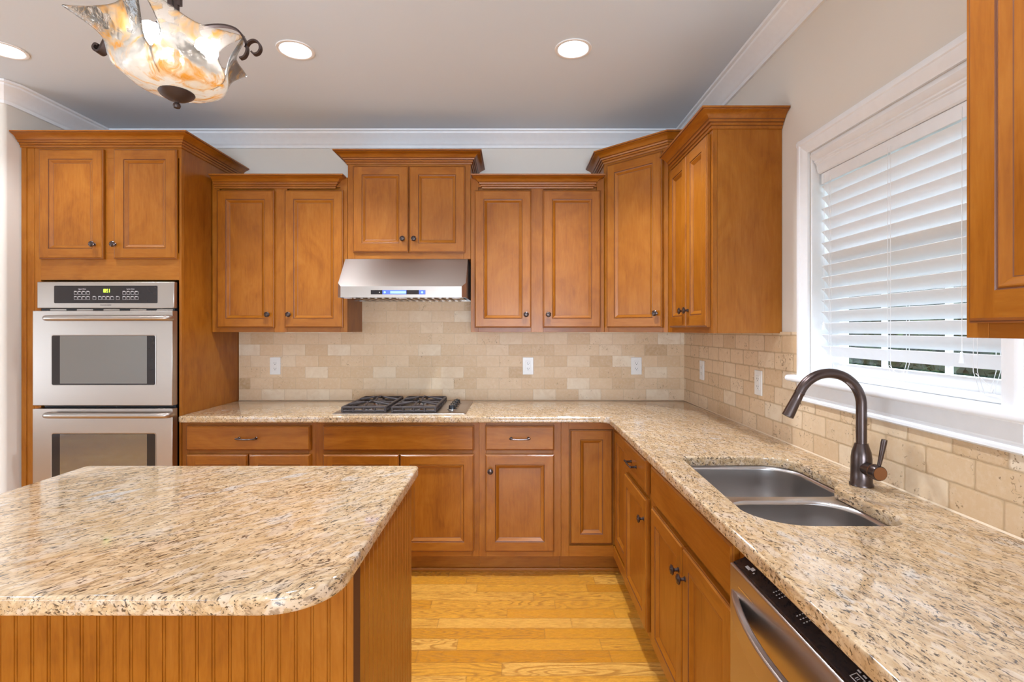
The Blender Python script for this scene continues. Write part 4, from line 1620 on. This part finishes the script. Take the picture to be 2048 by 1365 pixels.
def spline(tab):
    def f(v):
        n_ = len(tab) - 1
        x = min(max(v, 0), 1) * n_
        k = min(int(x), n_ - 1)
        t_ = x - k
        p0, p1, p2, p3 = tab[max(k - 1, 0)], tab[k], tab[k + 1], tab[min(k + 2, n_)]
        return .5 * (2 * p1 + (p2 - p0) * t_ + (2 * p0 - 5 * p1 + 4 * p2 - p3) * t_ ** 2 + (3 * p1 - p0 - 3 * p2 + p3) * t_ ** 3)
    return f


rho = spline([0, .30, .52, .66, .80, 1.0])
zet = spline([0.0, .055, .20, .42, .70, 1.0])
for i in range(4):
    A, Bc = corners[i], corners[(i + 1) % 4]
    za, zb2 = ztip[i], ztip[(i + 1) % 4]
    grid = []
    for jv in range(NV + 1):
        v = .10 + .90 * jv / NV
        e = 0
        if .50 < v < .97:
            e = .13 * math.sin(PI * (v - .50) / .47) ** 1.2
        row = []
        for ju in range(NU + 1):
            u = e + (1 - 2 * e) * ju / NU
            Q = A.lerp(Bc, u)
            Q = Q * (1 - .12 * math.sin(PI * u))
            dirc = Q.normalized()
            sm = max(0, min(1, (v - .25) / .6)); sm = sm * sm * (3 - 2 * sm)
            base = (dirc * .250).lerp(Q, sm)
            p = base * rho(v)
            zr = (za + (zb2 - za) * u) - .018 * math.sin(PI * u)
            wv = .004 * math.sin(9 * u + 5 * v + i) * sm
            row.append((p.x + dirc.x * wv, p.y + dirc.y * wv, .028 + (zr - .028) * zet(v)))
        grid.append(row)
    b.loft(grid, 'art_glass', cap0=False, cap1=False, closed=False)
g = b.build('glass_bowl', pn, ang=80)
m_ = g.modifiers.new('sheet', 'SOLIDIFY'); m_.thickness = .0045; m_.offset = 0
b = MB()
b.lathe([(.0, .026), (.046, .030), (.047, .027), (.042, .020), (.028, .011), (.014, .006), (.007, .003), (.006, .0), (.009, -.003), (.0105, -.009), (.008, -.015), (.0, -.0175)], (0, 0, 0), 'iron', n=28)
b.build('finial', pn, ang=50)
b = MB()
b.lathe([(.0, .034), (.007, .034), (.007, .185), (.016, .190), (.016, .215), (.007, .22), (.007, .316), (.0, .3165)], (0, 0, 0), 'iron', n=20)
for s_ in (-.016, .008):
    b.box(s_ - .008, s_ + .005, -.006, .006, .285, CEIL - cz - .022, 'iron')
b.build('stem', pn, ang=40)
b = MB(); b.lathe([(.0, -.024), (.03, -.022), (.06, -.010), (.065, -.0005), (.0, -.0005)], (0, 0, CEIL - cz), 'iron', n=32); b.build('canopy', pn, ang=40)
flat = [(-.0025, -.007), (.0025, -.007), (.0025, .007), (-.0025, .007)]
def scroll(sg):
    pts = [(.014, .203), (.08, .222), (.135, .226), (.175, .215), (.196, .192), (.206, .166), (.206, .148), (.198, .134), (.186, .130)]
    pts2 = [(.203, .160), (.212, .176), (.226, .182), (.240, .176), (.246, .160), (.240, .146), (.228, .142), (.220, .149)]
    if sg < 0:
        pts = pts[:5] + [(.208, .170), (.218, .150), (.230, .148), (.236, .158), (.230, .167), (.221, .164)]
        pts2 = []
    b = MB()
    for pp in ((pts, pts2) if pts2 else (pts,)):
        # smooth by Catmull-Rom
        out = []
        for k in range(len(pp) - 1):
            p0, p1, p2, p3 = pp[max(k - 1, 0)], pp[k], pp[k + 1], pp[min(k + 2, len(pp) - 1)]
            for q in range(5):
                t_ = q / 5
                out.append(tuple(.5 * (2 * p1[d_] + (p2[d_] - p0[d_]) * t_ + (2 * p0[d_] - 5 * p1[d_] + 4 * p2[d_] - p3[d_]) * t_ ** 2 + (3 * p1[d_] - p0[d_] - 3 * p2[d_] + p3[d_]) * t_ ** 3) for d_ in (0, 1)))
        out.append(pp[-1])
        b.tube([(sg * x, 0, z) for x, z in out], 0, 'iron', prof=flat if sg > 0 else [(a * 1.3, c_ * 2) for a, c_ in flat], up=(0, 1, 0) if False else None)
    b.build('scroll_arm', pn, ang=50)
scroll(1); scroll(-1)
b = MB()
b.tube([(.055, -.03, .29), (.062, -.03, .36), (.06, -.028, .45), (.02, -.01, .60), (.012, 0, CEIL - cz - .012)], .003, 'iron', 8)
b.build('power_cord', pn, ang=60)
for k, an in enumerate((-110, 10, 130)):
    dx, dy = math.cos(R(an)), math.sin(R(an))
    b = MB()
    b.tube([(.010 * dx, .010 * dy, .215), (.045 * dx, .045 * dy, .200), (.062 * dx, .062 * dy, .188)], .014, 'iron', 14)
    so = b.build('socket', pn, ang=50)
    b = MB()
    b.lathe([(.0, .030), (.012, .028), (.022, .020), (.029, .006), (.030, -.006), (.026, -.020), (.015, -.032), (.010, -.042), (.0, -.043)], (.082 * dx, .082 * dy, .160), 'bulb', (-.45 * dx, -.45 * dy, -.6) if False else (.45 * dx, .45 * dy, -.6), 20)
    b.build('bulb', so, ang=60)
